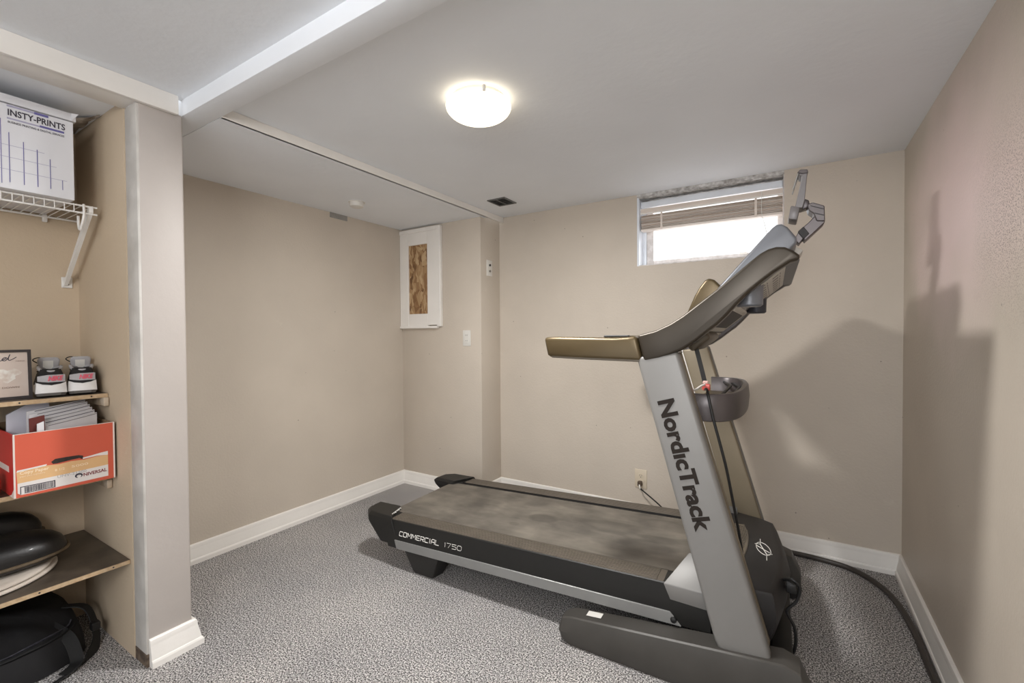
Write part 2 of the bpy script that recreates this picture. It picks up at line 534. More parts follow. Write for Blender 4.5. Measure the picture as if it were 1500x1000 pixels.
# wooden foot of the jamb that the paint missed
structure(MB().box(XP - 0.098, XP + 0.002, YP0 - 0.004, YP0 + 0.01, 0.0, 0.045).obj('trim_2', M_rawwood, smooth=0))
structure(MB().box(XP - 0.1, XP - 0.001, YP0 - 0.0035, YP0 + 0.01, 0.045, 2.03).bevel(0.003, 2).obj('trim_3', M_jamb))
# header board over the closet mouth
structure(MB().box(XP, XP + 0.02, YBK + 0.5, YBM0 - 0.02, 2.03, ZN).bevel(0.003, 2).obj('trim_4', M_white))
structure(MB().box(XP - 0.11, XP, YCL, YP0, 2.033, ZN).bevel(0.003, 2).obj('trim_5', M_white))
structure(MB().box(XCB, XP - 0.1, YCL, YP0, 2.062, ZN + 0.02).obj('ceiling_closet', M_ceil, smooth=0))
# peeling sheet hanging from the closet ceiling near the corner
pp = MB()
rows = []
for i in range(9):
    x = -2.29 - 0.30 * i / 8
    rows.append([(x, 0.655 - 0.15 * (i / 8) * k / 6, 2.061 - 0.03 * math.sin(k / 6 * 2.2) * (i / 8) - 0.004 * math.sin(i * 1.7 + k)) for k in range(7)])
pp.loft(rows, closed=False, caps=False)
structure(pp.obj('trim_6', mat('peeling_paper', (214, 204, 192), 0.8, rgb2=(150, 138, 126), scale=18)))


# baseboards (profiled), corners mitred by overlap
def base_profile(h=0.10):
    return [(0, 0), (0.029, 0), (0.029, h * 0.20), (0.026, h * 0.26), (0.022, h * 0.28), (0.0215, h * 0.36), (0.014, h * 0.74), (0.013, h * 0.80), (0.0135, h * 0.86), (0.011, h * 0.96), (0.006, h), (0, h)]


def baseboard(name, p0, p1, nrm, ext0=0.0, ext1=0.0):
    p0, p1, nrm = Vector((*p0, 0)), Vector((*p1, 0)), Vector((*nrm, 0))
    d = (p1 - p0).normalized()
    rings = []
    for p, e in ((p0, -ext0), (p1, ext1)):
        rings.append([p + d * (e * t / 0.029) + nrm * t + Vector((0, 0, z)) for t, z in base_profile()])
    return structure(MB().loft(rings).obj(name, M_white, smooth=25))


baseboard('baseboard_back', (XCH, YB), (XR, YB), (0, -1), -0.029, -0.029)
baseboard('baseboard_right', (XR, YBK), (XR, YB), (-1, 0), 0, -0.029)
baseboard('baseboard_left', (XL, YP1), (XL, YCH), (1, 0), -0.029, -0.029)
baseboard('baseboard_chase', (XL, YCH), (XCH, YCH), (0, -1), -0.029, 0.029)
baseboard('baseboard_chase_side', (XCH, YCH), (XCH, YB), (1, 0), 0.029, -0.029)
baseboard('baseboard_pillar', (XP, YP0 + 0.004), (XP, YP1), (1, 0), 0.0, 0.029)
baseboard('baseboard_partition', (XL, YP1), (XP, YP1), (0, 1), -0.029, 0.029)

# window
M_frame = mat('weathered_white_sash', (224, 220, 218), 0.6, rgb2=(198, 192, 188), scale=30, bump=0.15)
M_reveal = mat('reveal_white_paint', (232, 237, 244), 0.55, var=0.04, scale=10)
M_chip = mat('chipped_lintel', (222, 220, 217), 0.8, rgb2=(158, 153, 148), scale=34, detail=8, bump=0.4)
win = structure(empty('window_1', ((WX0 + WX1) / 2, YB + 0.12, WZ0)))
wx, wy, wz = win.location


def W_(mb, name, m, **k):
    return mb.xf(lambda x, y, z: (x - wx, y - wy, z - wz)).obj(name, m, win, **k)


fx0, fx1, fz0, fz1 = WX0 + 0.034, WX1 - 0.004, WZ0 + 0.006, WZ1
fr = MB()
fr.box(fx0, fx0 + 0.045, YB + 0.10, YB + 0.148, fz0, fz1).box(fx1 - 0.03, fx1, YB + 0.10, YB + 0.148, fz0, fz1)
fr.box(fx0 + 0.045, fx1 - 0.03, YB + 0.10, YB + 0.148, fz0, fz0 + 0.036).box(fx0 + 0.045, fx1 - 0.03, YB + 0.10, YB + 0.148, fz1 - 0.05, fz1)
W_(fr.bevel(0.003, 1), 'window_frame', M_frame)
W_(MB().box(WX0, WX0 + 0.012, YB + 0.002, YB + 0.148, WZ0, WZ1), 'reveal_board', M_reveal, smooth=0)
W_(MB().box(WX0 + 0.012, WX0 + 0.034, YB + 0.09, YB + 0.148, WZ0 + 0.006, WZ1), 'jamb_filler', M_reveal, smooth=0)
W_(MB().box(WX1 - 0.004, WX1, YB + 0.002, YB + 0.148, WZ0, WZ1), 'reveal_board', M_frame, smooth=0)
W_(MB().box(WX0 + 0.012, WX1 - 0.004, YB + 0.0, YB + 0.1, WZ1 - 0.008, WZ1), 'lintel_board', M_chip, smooth=0)
W_(MB().box(WX0 + 0.012, WX1 - 0.004, YB + 0.004, YB + 0.15, WZ0, WZ0 + 0.006), 'window_sill', M_frame, smooth=0)
W_(MB().box(fx0 + 0.045, fx1 - 0.03, YB + 0.12, YB + 0.123, fz0 + 0.036, fz1 - 0.05), 'pane', glass_mat(), smooth=0)
W_(MB().box(-0.27, -0.23, YB + 0.085, YB + 0.101, WZ0 + 0.03, WZ0 + 0.045).bevel(0.004), 'latch', M_plastic)
# shadow gap edge along the ceiling above the window
structure(MB().box(WX0, WX1, YB - 0.004, YB + 0.004, WZ1 - 0.002, ZC).obj('trim_7', M_chip, smooth=0))

# raised blind
bl = empty('window_blind', ((WX0 + WX1) / 2, YB + 0.055, 2.05))
tag(bl, 'raised wood-look venetian blind bunched at the top of the basement window', 'blind')
bx0, bx1 = WX0 + 0.016 - bl.location.x, WX1 - 0.008 - bl.location.x
M_slat = [mat('blind_slat_%s' % n, c, 0.5, rgb2=c2, scale=4, stretch=(1, 8, 30)) for n, c, c2 in (('pale', (232, 220, 208), (220, 206, 194)), ('brown', (206, 184, 166), (222, 204, 188)), ('light', (240, 230, 220), (228, 216, 206)))]
MB().box(bx0, bx1, -0.022, 0.028, -0.05, -0.012).bevel(0.003, 1).obj('headrail', M_reveal, bl)
MB().box(bx0, bx1, -0.03, -0.024, -0.085, -0.058).obj('valance', M_slat[0], bl, smooth=0)
MB().box(bx0, bx1, -0.034, -0.022, -0.092, -0.086).obj('valance_edge', M_white, bl, smooth=0)
for i in range(13):
    z = -0.098 - i * 0.0066
    q = MB()
    q.prism([(-0.024, z), (-0.008, z + 0.002), (0.008, z + 0.002), (0.024, z), (0.024, z - 0.003), (-0.024, z - 0.003)], 'x', bx0 + random.uniform(0, .003), bx1 - random.uniform(0, .003))
    q.xf(lambda x, y, zz: (x, y, zz + 0.002 * math.sin(x * 7 + i)))
    q.obj('slat', M_slat[i % 3], bl, smooth=0)
MB().box(bx0, bx1, -0.026, 0.026, -0.198, -0.184).bevel(0.004, 2).obj('bottom_rail', M_slat[2], bl)
for xx in (bx0 + 0.13, bx1 - 0.13):
    MB().box(xx - 0.006, xx + 0.006, -0.0275, -0.0262, -0.198, -0.09).obj('ladder_tape', M_slat[0], bl, smooth=0)
MB().tube(spline([(bx1 - 0.1, -0.036, -0.06), (bx1 - 0.1, -0.037, -0.18), (bx1 - 0.085, -0.034, -0.25), (bx1 - 0.075, -0.034, -0.30)]), 0.0016, 6).obj('pull_cord', M_plastic, bl)

# ------------------------------------------------------------------ ceiling fittings
lx, ly = -1.005, 1.385
lamp = empty('ceiling_light', (lx, ly, ZC))
tag(lamp, 'lit round flush ceiling light with a frosted glass bowl', 'ceiling light')
MB().lathe([(0.001, -0.012), (0.095, -0.012), (0.1, -0.008), (0.1, 0.0), (0.001, 0.0)], (0, 0, 0), 40).obj('base', M_plastic, lamp)
prof = [(0.119, -0.022), (0.122, -0.027)] + [(0.122 * math.cos(R(a)), -0.029 - 0.052 * math.sin(R(a))) for a in range(4, 90, 7)] + [(0.001, -0.081)]
MB().lathe(prof, (0, 0, 0), 48).obj('glass_bowl', emit_mat('lit_frosted_glass', (1.0, 0.86, 0.64), LAMP_EMIT), lamp)
ld = bpy.data.lights.new('lamp_downlight', 'AREA')
ld.shape = 'DISK'; ld.size = 0.2; ld.energy = LAMP_WATTS; ld.color = (1.0, 0.99, 0.975)
lo_ = bpy.data.objects.new('lamp_downlight', ld); col.objects.link(lo_); lo_.parent = lamp; lo_.location = (0, 0, -0.088)
for k in range(3):
    a = R(75 + 120 * k)
    MB().lathe([(0.001, -0.034), (0.006, -0.032), (0.006, -0.012), (0.001, -0.010)], (0.123 * math.cos(a), 0.123 * math.sin(a), 0), 10).obj('clip', M_plastic, lamp)

sd = empty('smoke_detector', (-2.35, 1.918, ZS))
tag(sd, 'small round white smoke detector on the low soffit', 'smoke detector')
MB().lathe([(0.001, -0.004), (0.05, -0.004), (0.05, 0), (0.001, 0)], (0, 0, 0), 32).obj('base', M_plastic, sd)
MB().lathe([(0.001, -0.034), (0.03, -0.034), (0.041, -0.029), (0.044, -0.012), (0.043, -0.004), (0.001, -0.004)], (0, 0, 0), 32).obj('cover', M_plastic, sd)

vx0, vx1, vy0, vy1 = -1.715, -1.578, 2.448, 2.600
vent = empty('ceiling_vent', ((vx0 + vx1) / 2, (vy0 + vy1) / 2, ZC))
tag(vent, 'small square dark grey vent grille in the ceiling by the chase', 'vent')
M_vent = mat('grey_vent_metal', (112, 112, 110), 0.5, metal=0.2)
hw, hh = 0.068, 0.076
q = MB()
q.box(-hw, hw, -hh, -hh + 0.012, -0.006, 0).box(-hw, hw, hh - 0.012, hh, -0.006, 0).box(-hw, -hw + 0.012, -hh + 0.012, hh - 0.012, -0.006, 0).box(hw - 0.012, hw, -hh + 0.012, hh - 0.012, -0.006, 0)
q.obj('frame', M_vent, vent, smooth=0)
MB().box(-hw + 0.012, hw - 0.012, -hh + 0.012, hh - 0.012, -0.001, 0).obj('backing', M_dark, vent, smooth=0)
for k in range(6):
    y = -hh + 0.022 + k * (2 * hh - 0.044) / 5
    MB().prism([(y - 0.008, -0.007), (y + 0.004, -0.002), (y + 0.005, -0.003), (y - 0.007, -0.008)], 'x', -hw + 0.012, hw - 0.012).obj('slat', M_vent, vent, smooth=0)
MB().box(-0.004, 0.004, -hh + 0.012, hh - 0.012, -0.009, -0.005).obj('centre_bar', M_vent, vent, smooth=0)

# patch of bare grey at the top of the left wall
structure(MB().box(XL - 0.002, XL + 0.004, 1.97, 2.11, 2.005, ZS).obj('trim_8', mat('grey_patch', (150, 147, 142), 0.8, var=0.08, scale=30), smooth=0))


# ------------------------------------------------------------------ panel with particle board, plates
def osb_mat():
    m = mat('oriented_strand_board', (170, 130, 88), 0.75)
    nd, lk, b = N(m)
    tc = nd.new('ShaderNodeTexCoord')
    ns = nd.new('ShaderNodeTexNoise'); ns.inputs['Scale'].default_value = 9
    lk.new(tc.outputs['Object'], ns.inputs['Vector'])
    ad = nd.new('ShaderNodeVectorMath'); ad.operation = 'MULTIPLY_ADD'; ad.inputs[1].default_value = (0.12, 0.12, 0.12)
    lk.new(ns.outputs['Color'], ad.inputs[0]); lk.new(tc.outputs['Object'], ad.inputs[2])
    mp = nd.new('ShaderNodeMapping'); mp.inputs['Scale'].default_value = (62, 1, 20); mp.inputs['Rotation'].default_value = (0, R(20), 0)
    lk.new(ad.outputs[0], mp.inputs['Vector'])
    v = nd.new('ShaderNodeTexVoronoi'); v.inputs['Scale'].default_value = 1.0
    lk.new(mp.outputs[0], v.inputs['Vector'])
    rp = nd.new('ShaderNodeValToRGB'); e = rp.color_ramp.elements
    e[0].position = 0.0; e[0].color = srgb(112, 82, 54); e[1].position = 1.0; e[1].color = srgb(196, 168, 130)
    for p, c in ((0.2, (142, 106, 70)), (0.4, (158, 124, 88)), (0.7, (178, 146, 106))):
        k = e.new(p); k.color = srgb(*c)
    sep = nd.new('ShaderNodeSeparateColor'); lk.new(v.outputs['Color'], sep.inputs[0])
    lk.new(sep.outputs[0], rp.inputs[0]); lk.new(rp.outputs[0], b.inputs['Base Color'])
    bp = nd.new('ShaderNodeBump'); bp.inputs['Strength'].default_value = 0.5; bp.inputs['Distance'].default_value = 0.004
    lk.new(sep.outputs[1], bp.inputs['Height']); lk.new(bp.outputs[0], b.inputs['Normal'])
    return m


pn = empty('wall_panel', (-2.475, YCH, 1.26))
tag(pn, 'white wooden frame around a strand board panel, high in the back left corner', 'wall panel')
px0, px1, ph = -0.213, 0.213, 0.765
# L profile box: 26 mm deep
MB().box(px0, px0 + 0.09, -0.024, 0, 0.0, ph).bevel(0.002, 1).obj('stile', M_white, pn)
MB().box(px1 - 0.135, px1 - 0.035, -0.024, 0, 0.012, ph - 0.012).bevel(0.002, 1).obj('stile', M_white, pn)
MB().box(px0 + 0.09, px1 - 0.135, -0.022, 0, 0.0, 0.1).bevel(0.002, 1).obj('rail', M_white, pn)
MB().box(px0 + 0.09, px1 - 0.135, -0.022, 0, ph - 0.125, ph).bevel(0.002, 1).obj('rail', M_white, pn)
MB().box(px1 - 0.035, px1, -0.03, 0, 0.0, ph).bevel(0.003, 1).obj('edge_moulding', M_white, pn)
MB().box(px0, px1 - 0.035, -0.034, -0.0, -0.014, 0.004).bevel(0.003, 1).obj('bottom_moulding', M_white, pn)
MB().box(px0, px1 - 0.035, -0.03, -0.022, ph - 0.03, ph).bevel(0.002, 1).obj('top_moulding', M_white, pn)
MB().box(px0 + 0.09, px1 - 0.135, -0.012, 0, 0.1, ph - 0.125).obj('strand_board', osb_mat(), pn, smooth=0)


def duplex(par, m, z0, lit=True):
    """one receptacle face with slots, at height z0 on a plate whose face looks to -y"""
    fce = MB().lathe([(0.001, -0.0065), (0.0155, -0.0065), (0.0165, -0.005), (0.0165, -0.003), (0.001, -0.003)], (0, 0, z0), 24, 'y')
    fo = fce.obj('receptacle', m, par)
    s = MB()
    s.box(-0.0075, -0.0055, -0.0072, -0.006, z0 - 0.002, z0 + 0.007).box(0.0055, 0.0075, -0.0072, -0.006, z0 - 0.001, z0 + 0.006)
    s.lathe([(0.001, -0.0072), (0.0026, -0.0072), (0.0026, -0.006), (0.001, -0.006)], (0, 0, z0 - 0.0085), 10, 'y')
    s.obj('slots', M_dark, fo)['kind'] = 'stuff'
    return fo


dev = empty('outlet_plate', (-2.034, YCH, 1.17))
tag(dev, 'white rocker-style outlet plate at switch height on the chase front', 'outlet')
MB().box(-0.035, 0.035, -0.005, 0, -0.058, 0.058).bevel(0.002, 2).obj('plate', M_plastic, dev)
ins = MB().box(-0.0165, 0.0165, -0.0075, -0.004, -0.034, 0.034).bevel(0.001, 1).obj('insert', M_plastic, dev)
q = MB()
for zz in (-0.02, 0.02):
    q.box(-0.0075, -0.0055, -0.0082, -0.007, zz - 0.003, zz + 0.006).box(0.0055, 0.0075, -0.0082, -0.007, zz - 0.003, zz + 0.006)
q.obj('slots', M_dark, dev, smooth=0)['kind'] = 'stuff'

cp = empty('cable_plate', (XCH, 2.742, 1.684), R(90))
tag(cp, 'white wall plate with two round cable jacks on the side of the chase', 'wall plate')
MB().box(-0.035, 0.035, -0.005, 0, -0.058, 0.058).bevel(0.002, 2).obj('plate', M_plastic, cp)
MB().lathe([(0.001, -0.012), (0.008, -0.012), (0.008, -0.004), (0.001, -0.004)], (0, 0, 0.022), 16, 'y').obj('jack', M_dark, cp)
MB().lathe([(0.001, -0.012), (0.008, -0.012), (0.008, -0.004), (0.001, -0.004)], (0, 0, -0.022), 16, 'y').obj('jack', M_chrome, cp)

wo = empty('wall_outlet', (-0.827, YB, 0.263))
tag(wo, 'ivory duplex outlet low on the back wall behind the treadmill deck', 'outlet')
MB().box(-0.038, 0.038, -0.005, 0, -0.06, 0.06).bevel(0.002, 2).obj('plate', M_ivory, wo)
duplex(wo, M_ivory, 0.021)
duplex(wo, M_ivory, -0.021)
cd = empty('plug_cord', (-0.827, YB - 0.007, 0.24))
tag(cd, 'thin dark cord plugged into the ivory outlet, running down behind the deck', 'cord')
MB().box(-0.014, 0.012, -0.03, 0, -0.016, 0.014).bevel(0.005, 2).obj('plug', mat('brown_plug', (88, 72, 58), 0.5), cd)
pth = spline([(0.0, -0.03, -0.006), (0.012, -0.05, -0.02), (0.04, -0.06, -0.035), (0.13, -0.10, -0.075), (0.235, -0.15, -0.13), (0.33, -0.14, -0.21), (0.5, -0.1, -0.229)])
MB().tube(pth[:10], 0.0042, 8).obj('white_lead', M_plastic, cd)
MB().tube(pth[9:], 0.0042, 8).obj('lead', M_rubber, cd)

# ------------------------------------------------------------------ treadmill (local: x along deck to the front, y towards the back wall)
tm = empty('treadmill', (-1.758, 1.622, 0.0), R(1.7))
tag(tm, 'large grey and black folding treadmill standing on the carpet', 'treadmill')
INC = 0.033


def inc(x, y, z):
    return (x, y, z + INC * x)


VW = 0.75                                   # deck width


def mir(v):                                 # mirror across the deck's centre line
    return VW - v


M_inner = mat('upright_inner_plastic', (136, 125, 106), 0.42, metal=0.3, var=0.04, scale=7)
# base bars on the floor
def base_bar(far):
    secs = [(0.982, -0.075, -0.018, 0.028, 0.045, 0.07), (0.992, -0.083, -0.01, 0.015, 0.047, 0.092), (1.03, -0.088, 0.0, 0.0, 0.052, 0.106),
            (1.25, -0.09, 0.004, 0.0, 0.068, 0.13), (1.556, -0.092, 0.008, 0.0, 0.09, 0.162), (1.735, -0.094, 0.012, 0.0, 0.108, 0.180), (1.78, -0.092, 0.012, 0.0, 0.10, 0.165), (1.815, -0.085, 0.006, 0.0, 0.06, 0.09)]
    rings = []
    for (u, v0, v1, zb, zc, zt) in secs:
        ring = [(u, v0 + 0.006, zb), (u, v0 - 0.006, zc), (u, v0 + 0.010, zt - 0.004), (u, v0 + 0.016, zt), (u, v1 - 0.006, zt), (u, v1, zt - 0.004), (u, v1 + 0.004, zc), (u, v1, zb)]
        if far:
            ring = [(p[0], mir(p[1]), p[2]) for p in ring]
        rings.append(ring)
    return MB().loft(rings).obj('base_bar', M_basebar, tm, smooth=28)


bb = base_bar(False)
base_bar(True)
MB().box(1.085, 1.143, -0.05, -0.018, 0.1135, 0.1145).xf(lambda x, y, z: (x, y, z + 0.094 * (x - 1.085) + 0.0015)).obj('warning_sticker', M_plastic, bb, smooth=0)
MB().box(1.70, 1.765, -0.0, VW, 0.015, 0.12).bevel(0.01, 2).obj('front_crossbar', M_black, tm)
for v in (0.05, 0.70):
    MB().lathe([(0.001, -0.02), (0.028, -0.02), (0.032, -0.014), (0.032, 0.014), (0.028, 0.02), (0.001, 0.02)], (1.775, v, 0.034), 24, 'y').obj('transport_wheel', M_rubber, tm)


# uprights
def upright(far):
    prof_ = [(1.281, 1.115), (1.423, 1.135), (1.703, 0.172), (1.698, 0.158), (1.57, 0.148), (1.548, 0.160), (1.537, 0.184)]
    a, b = (-0.066, -0.014) if not far else (mir(-0.066), mir(-0.014))
    up = MB().prism(prof_, 'y', a, b).bevel(0.013, 3, 40).obj('upright', M_silver, tm, smooth=50)
    ins_ = [(1.303, 1.113), (1.421, 1.132), (1.70, 0.176), (1.575, 0.16), (1.563, 0.19)]
    a2, b2 = (-0.014, 0.032) if not far else (mir(-0.014), mir(0.020))
    MB().prism(ins_, 'y', a2, b2).bevel(0.008, 2, 40).obj('inner_cover', M_inner, up, smooth=50)
    # white strip paints lamp light on the outer shell past the inner cover
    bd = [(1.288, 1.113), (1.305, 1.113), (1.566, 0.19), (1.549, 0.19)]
    MB().prism(bd, 'y', b - (0.002 if far else 0.0), b + (0.0 if far else 0.002)).obj('painted_lit_edge', M_white, up, smooth=0)
    return up


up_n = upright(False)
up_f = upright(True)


def fit_text(name, body, m, parent, p0, p1, ydir, cap, **k):
    """lettering stretched to run from p0 to p1 with the given capital height"""
    L = (Vector(p1) - Vector(p0)).length
    size = cap / 0.70
    o = text(name, body, m, parent, (0, 0, 0), (1, 0, 0), (0, 1, 0), size, **{**k})
    xs = [v.co.x for v in o.data.vertices]
    x0, x1 = min(xs), max(xs)
    sc = L / (x1 - x0)
    X = (Vector(p1) - Vector(p0)).normalized()
    Y = Vector(ydir); Y = (Y - X * Y.dot(X)).normalized(); Z = X.cross(Y)
    mm = Matrix((X, Y, Z)).transposed().to_4x4(); mm.translation = Vector(p0)
    o.data.transform(mm @ Matrix.Scale(sc, 4, (1, 0, 0)) @ Matrix.Translation((-x0, 0, 0)))
    return o


fit_text('lettering', 'Nord\u0131cTrack', M_letter, up_n, (1.358, -0.0665, 0.962), (1.4835, -0.0665, 0.530), (1, 0, 0.29), 0.053, offset=0.0028, spacing=1.0)


# console arms and grips
ARM = [(1.287, 1.191), (1.35, 1.208), (1.40, 1.232), (1.44, 1.258), (1.491, 1.298), (1.541, 1.337), (1.595, 1.383), (1.641, 1.423), (1.668, 1.445), (1.69, 1.457), (1.712, 1.462), (1.735, 1.459), (1.756, 1.447), (1.772, 1.432),
       (1.775, 1.420), (1.767, 1.416), (1.749, 1.412), (1.706, 1.383), (1.676, 1.359), (1.645, 1.332), (1.605, 1.291), (1.575, 1.255), (1.545, 1.224), (1.522, 1.206), (1.481, 1.172), (1.44, 1.143), (1.40, 1.125), (1.361, 1.111), (1.309, 1.099)]
GRIP = [(0.916, 1.185), (0.96, 1.187), (1.096, 1.185), (1.2, 1.183), (1.25, 1.186), (1.284, 1.191), (1.306, 1.098), (1.2, 1.1), (1.05, 1.103), (0.945, 1.107), (0.932, 1.114)]
console = MB()


def arm(far):
    a, b = (-0.068, -0.010) if not far else (mir(-0.068), mir(-0.010))
    o = MB().prism(ARM, 'y', a, b).bevel(0.012, 3, 50).obj('console_arm', M_gunmetal if far else M_bronze_arm, tm, smooth=45)
    g = MB().prism(GRIP, 'y', a, b).bevel(0.014, 3, 50).obj('handgrip', M_bronze, tm, smooth=45)
    lo = [(0.95, 1.1055), (1.05, 1.1015), (1.2, 1.0985), (1.300, 1.0965), (1.296, 1.108), (1.2, 1.111), (1.05, 1.114), (0.952, 1.116)]
    MB().prism(lo, 'y', a + 0.003, b - 0.003).bevel(0.002, 1).obj('grip_insert', M_bronze_dk, g)
    return o, g


M_bronze_arm = mat('bronze_arm_plastic', (64, 57, 48), 0.36, metal=0.45, var=0.05, scale=7)
arm_n, grip_n = arm(False)
arm_f, grip_f = arm(True)
MB().box(1.15, 1.245, -0.03, -0.004, 1.184, 1.192).bevel(0.003, 1).obj('speed_control', M_dark, grip_n)
CB = [(1.672, 1.445), (1.69, 1.456), (1.712, 1.461), (1.735, 1.458), (1.756, 1.446), (1.772, 1.431), (1.774, 1.420), (1.766, 1.417), (1.745, 1.415), (1.70, 1.43)]
con = MB().prism(CB, 'y', -0.03, mir(-0.03)).obj('console', M_darkblue, tm, smooth=45)
SL = Vector((0.768, 0, 0.640)); HN = Vector((0.640, 0, -0.768)); P0 = Vector((1.425, 0, 1.150))


def slope(x, y, z):                        # x along the console slope, y across, z out of its underside
    p = P0 + SL * x + HN * z
    return (p.x, y, p.z)


MB().box(0.0, 0.415, -0.012, mir(-0.012), -0.034, -0.004).xf(slope).obj('back_panel', M_gunmetal, con, smooth=0)
MB().box(0.285, 0.41, 0.03, 0.72, -0.004, 0.0).bevel(0.0015, 1).xf(slope).obj('icon_plate', M_panel, con)
q = MB()
for i in range(7):
    for j in range(2):
        v = 0.09 + i * 0.09
        s = 0.31 + j * 0.05
        q.box(s, s + 0.022, v, v + 0.03, 0.0, 0.0006)
        q.box(s + 0.028, s + 0.031, v, v + 0.05, 0.0, 0.0006)
q.xf(slope).obj('icons', mat('grey_print', (132, 128, 124), 0.6), con, smooth=0)['kind'] = 'stuff'
MB().box(0.085, 0.225, 0.03, 0.72, -0.004, 0.002).bevel(0.003, 2).xf(slope).obj('vent_plate', M_panel, con)
MB().box(0.112, 0.2, 0.10, 0.64, 0.002, 0.004).bevel(0.0015, 1).xf(slope).obj('vent_slot', M_dark, con)
MB().box(0.02, 0.075, 0.03, 0.72, -0.004, 0.004).bevel(0.003, 2).xf(slope).obj('lower_plate', M_panel, con)
MB().box(0.0, 0.085, 0.10, 0.42, -0.004, 0.03).bevel(0.012, 3).xf(slope).obj('cable_duct', M_bronze_dk, con)
# cup pockets
for v, m_, dz in ((0.055, M_display, 0.0), (mir(0.055), M_darkblue, 0.0)):
    pr = [(0.001, 1.286), (0.034, 1.286), (0.041, 1.292), (0.044, 1.40), (0.001, 1.40)]
    MB().lathe(pr, (1.634, v, 0), 28).obj('cup_holder', m_, con)
# screen slab rising above the arms
DP = [(1.47, 1.295), (1.52, 1.352), (1.70, 1.560), (1.713, 1.570), (1.728, 1.570), (1.745, 1.558), (1.774, 1.516), (1.772, 1.500), (1.755, 1.480), (1.62, 1.36), (1.52, 1.27)]
disp = MB().prism(DP, 'y', 0.13, 0.62).bevel(0.008, 3, 40).obj('display', M_display, con, smooth=50)
MB().prism([(1.535, 1.3735), (1.69, 1.5525), (1.6885, 1.5545), (1.5335, 1.3755)], 'y', 0.17, 0.58).obj('screen', M_rubber, disp, smooth=0)
MB().prism([(1.752, 1.552), (1.778, 1.514), (1.80, 1.50), (1.775, 1.47), (1.745, 1.50)], 'y', 0.30, 0.45).bevel(0.006, 2).obj('screen_hinge', M_panel, disp)
HP = [(1.40, 1.27), (1.432, 1.345), (1.448, 1.375), (1.470, 1.405), (1.484, 1.413), (1.505, 1.405), (1.56, 1.345), (1.53, 1.27)]
MB().prism(HP, 'y', 0.24, 0.51).bevel(0.010, 3, 40).obj('speaker_pod', M_bronze, con, smooth=50)

# curved crossbar with accessory tray
path = [(1.44, 0.025), (1.50, 0.02), (1.545, 0.035), (1.578, 0.075), (1.600, 0.14), (1.612, 0.24), (1.616, 0.375)]
path = path + [(u, mir(v)) for u, v in path[-2::-1]]
pp3 = [Vector((p[0], p[1], 0)) for p in path]
pp3 = spline(pp3, 4)
rings = []
for i, p in enumerate(pp3):
    t = (pp3[min(i + 1, len(pp3) - 1)] - pp3[max(i - 1, 0)]).normalized()
    n_ = Vector((t.y, -t.x, 0))
    z0, z1 = 0.888, 0.984
    tl = -0.0 * (p.x - 1.44)
    th = 0.026
    rings.append([p + n_ * 0.0 + Vector((0, 0, z0 + 0.004)), p + n_ * 0.004 + Vector((0, 0, (z0 + z1) / 2)), p + Vector((0, 0, z1 - 0.008)), p - n_ * 0.006 + Vector((0, 0, z1)),
                  p - n_ * (th - 0.006) + Vector((0, 0, z1)), p - n_ * th + Vector((0, 0, z1 - 0.008)), p - n_ * th + Vector((0, 0, z0 + 0.004)), p - n_ * (th - 0.006) + Vector((0, 0, z0)), p - n_ * 0.006 + Vector((0, 0, z0))])
M_cross = mat('crossbar_plastic', (92, 86, 86), 0.36, metal=0.35, var=0.04, scale=9)
cb = MB().loft(rings).obj('crossbar', M_cross, tm, smooth=40)
MB().prism([(p.x - 0.01, min(max(p.y, 0.03), 0.72)) for p in pp3], 'z', 0.905, 0.918).obj('tray_floor', M_bronze, cb, smooth=0)
for u, z in ((1.50, 0.962), (1.535, 0.958)):
    MB().tube([(u, 0.05, z), (u + 0.035, 0.2, z), (u + 0.04, 0.55, z), (u, 0.70, z)], 0.006, 8).obj('tray_cord', M_rubber, cb)

# deck ---------------------------------------------------------------
deck = MB().box(0.03, 1.52, 0.03, VW - 0.03, 0.10, 0.222).xf(inc).obj('deck_frame', M_black, tm, smooth=0)


def rail(far):
    g = lambda v: mir(v) if far else v
    body = [(0.004, 0.105), (0.0, 0.115), (0.0, 0.19), (0.004, 0.246), (0.008, 0.249), (0.098, 0.249), (0.098, 0.105)]
    b = MB().prism([(g(v), z) for v, z in body], 'x', -0.02, 1.52).xf(inc).obj('side_rail', M_black, tm, smooth=25)
    for k in range(7):
        v0 = 0.013 + k * 0.012
        MB().prism([(g(v0), 0.248), (g(v0 + 0.001), 0.2525), (g(v0 + 0.0085), 0.2525), (g(v0 + 0.0095), 0.248)], 'x', 0.0, 1.335).xf(inc).obj('tread_rib', M_rail, b, smooth=0)
    MB().prism([(g(0.0085), 0.2485), (g(0.0975), 0.2485), (g(0.0975), 0.2495), (g(0.0085), 0.2495)], 'x', 0.0, 1.36).xf(inc).obj('tread_bed', M_rail, b, smooth=0)
    s = [(0.03, 0.150), (1.385, 0.151), (1.425, 0.107), (0.045, 0.107)]
    st = MB().prism(s, 'y', g(-0.005), g(0.002)).xf(inc).bevel(0.0015, 1).obj('silver_strip', M_strip, b)
    bo = MB().lathe([(0.001, -0.011), (0.006, -0.011), (0.010, -0.009), (0.0115, -0.005), (0.0115, 0.0), (0.001, 0.0)], (1.398, 0, 0.125 + INC * 1.398), 20, 'y')
    if far:
        bo.xf(lambda x, y, z: (x, mir(y), z))
    else:
        pass
    bo.obj('bolt', M_rubber, b)
    return b


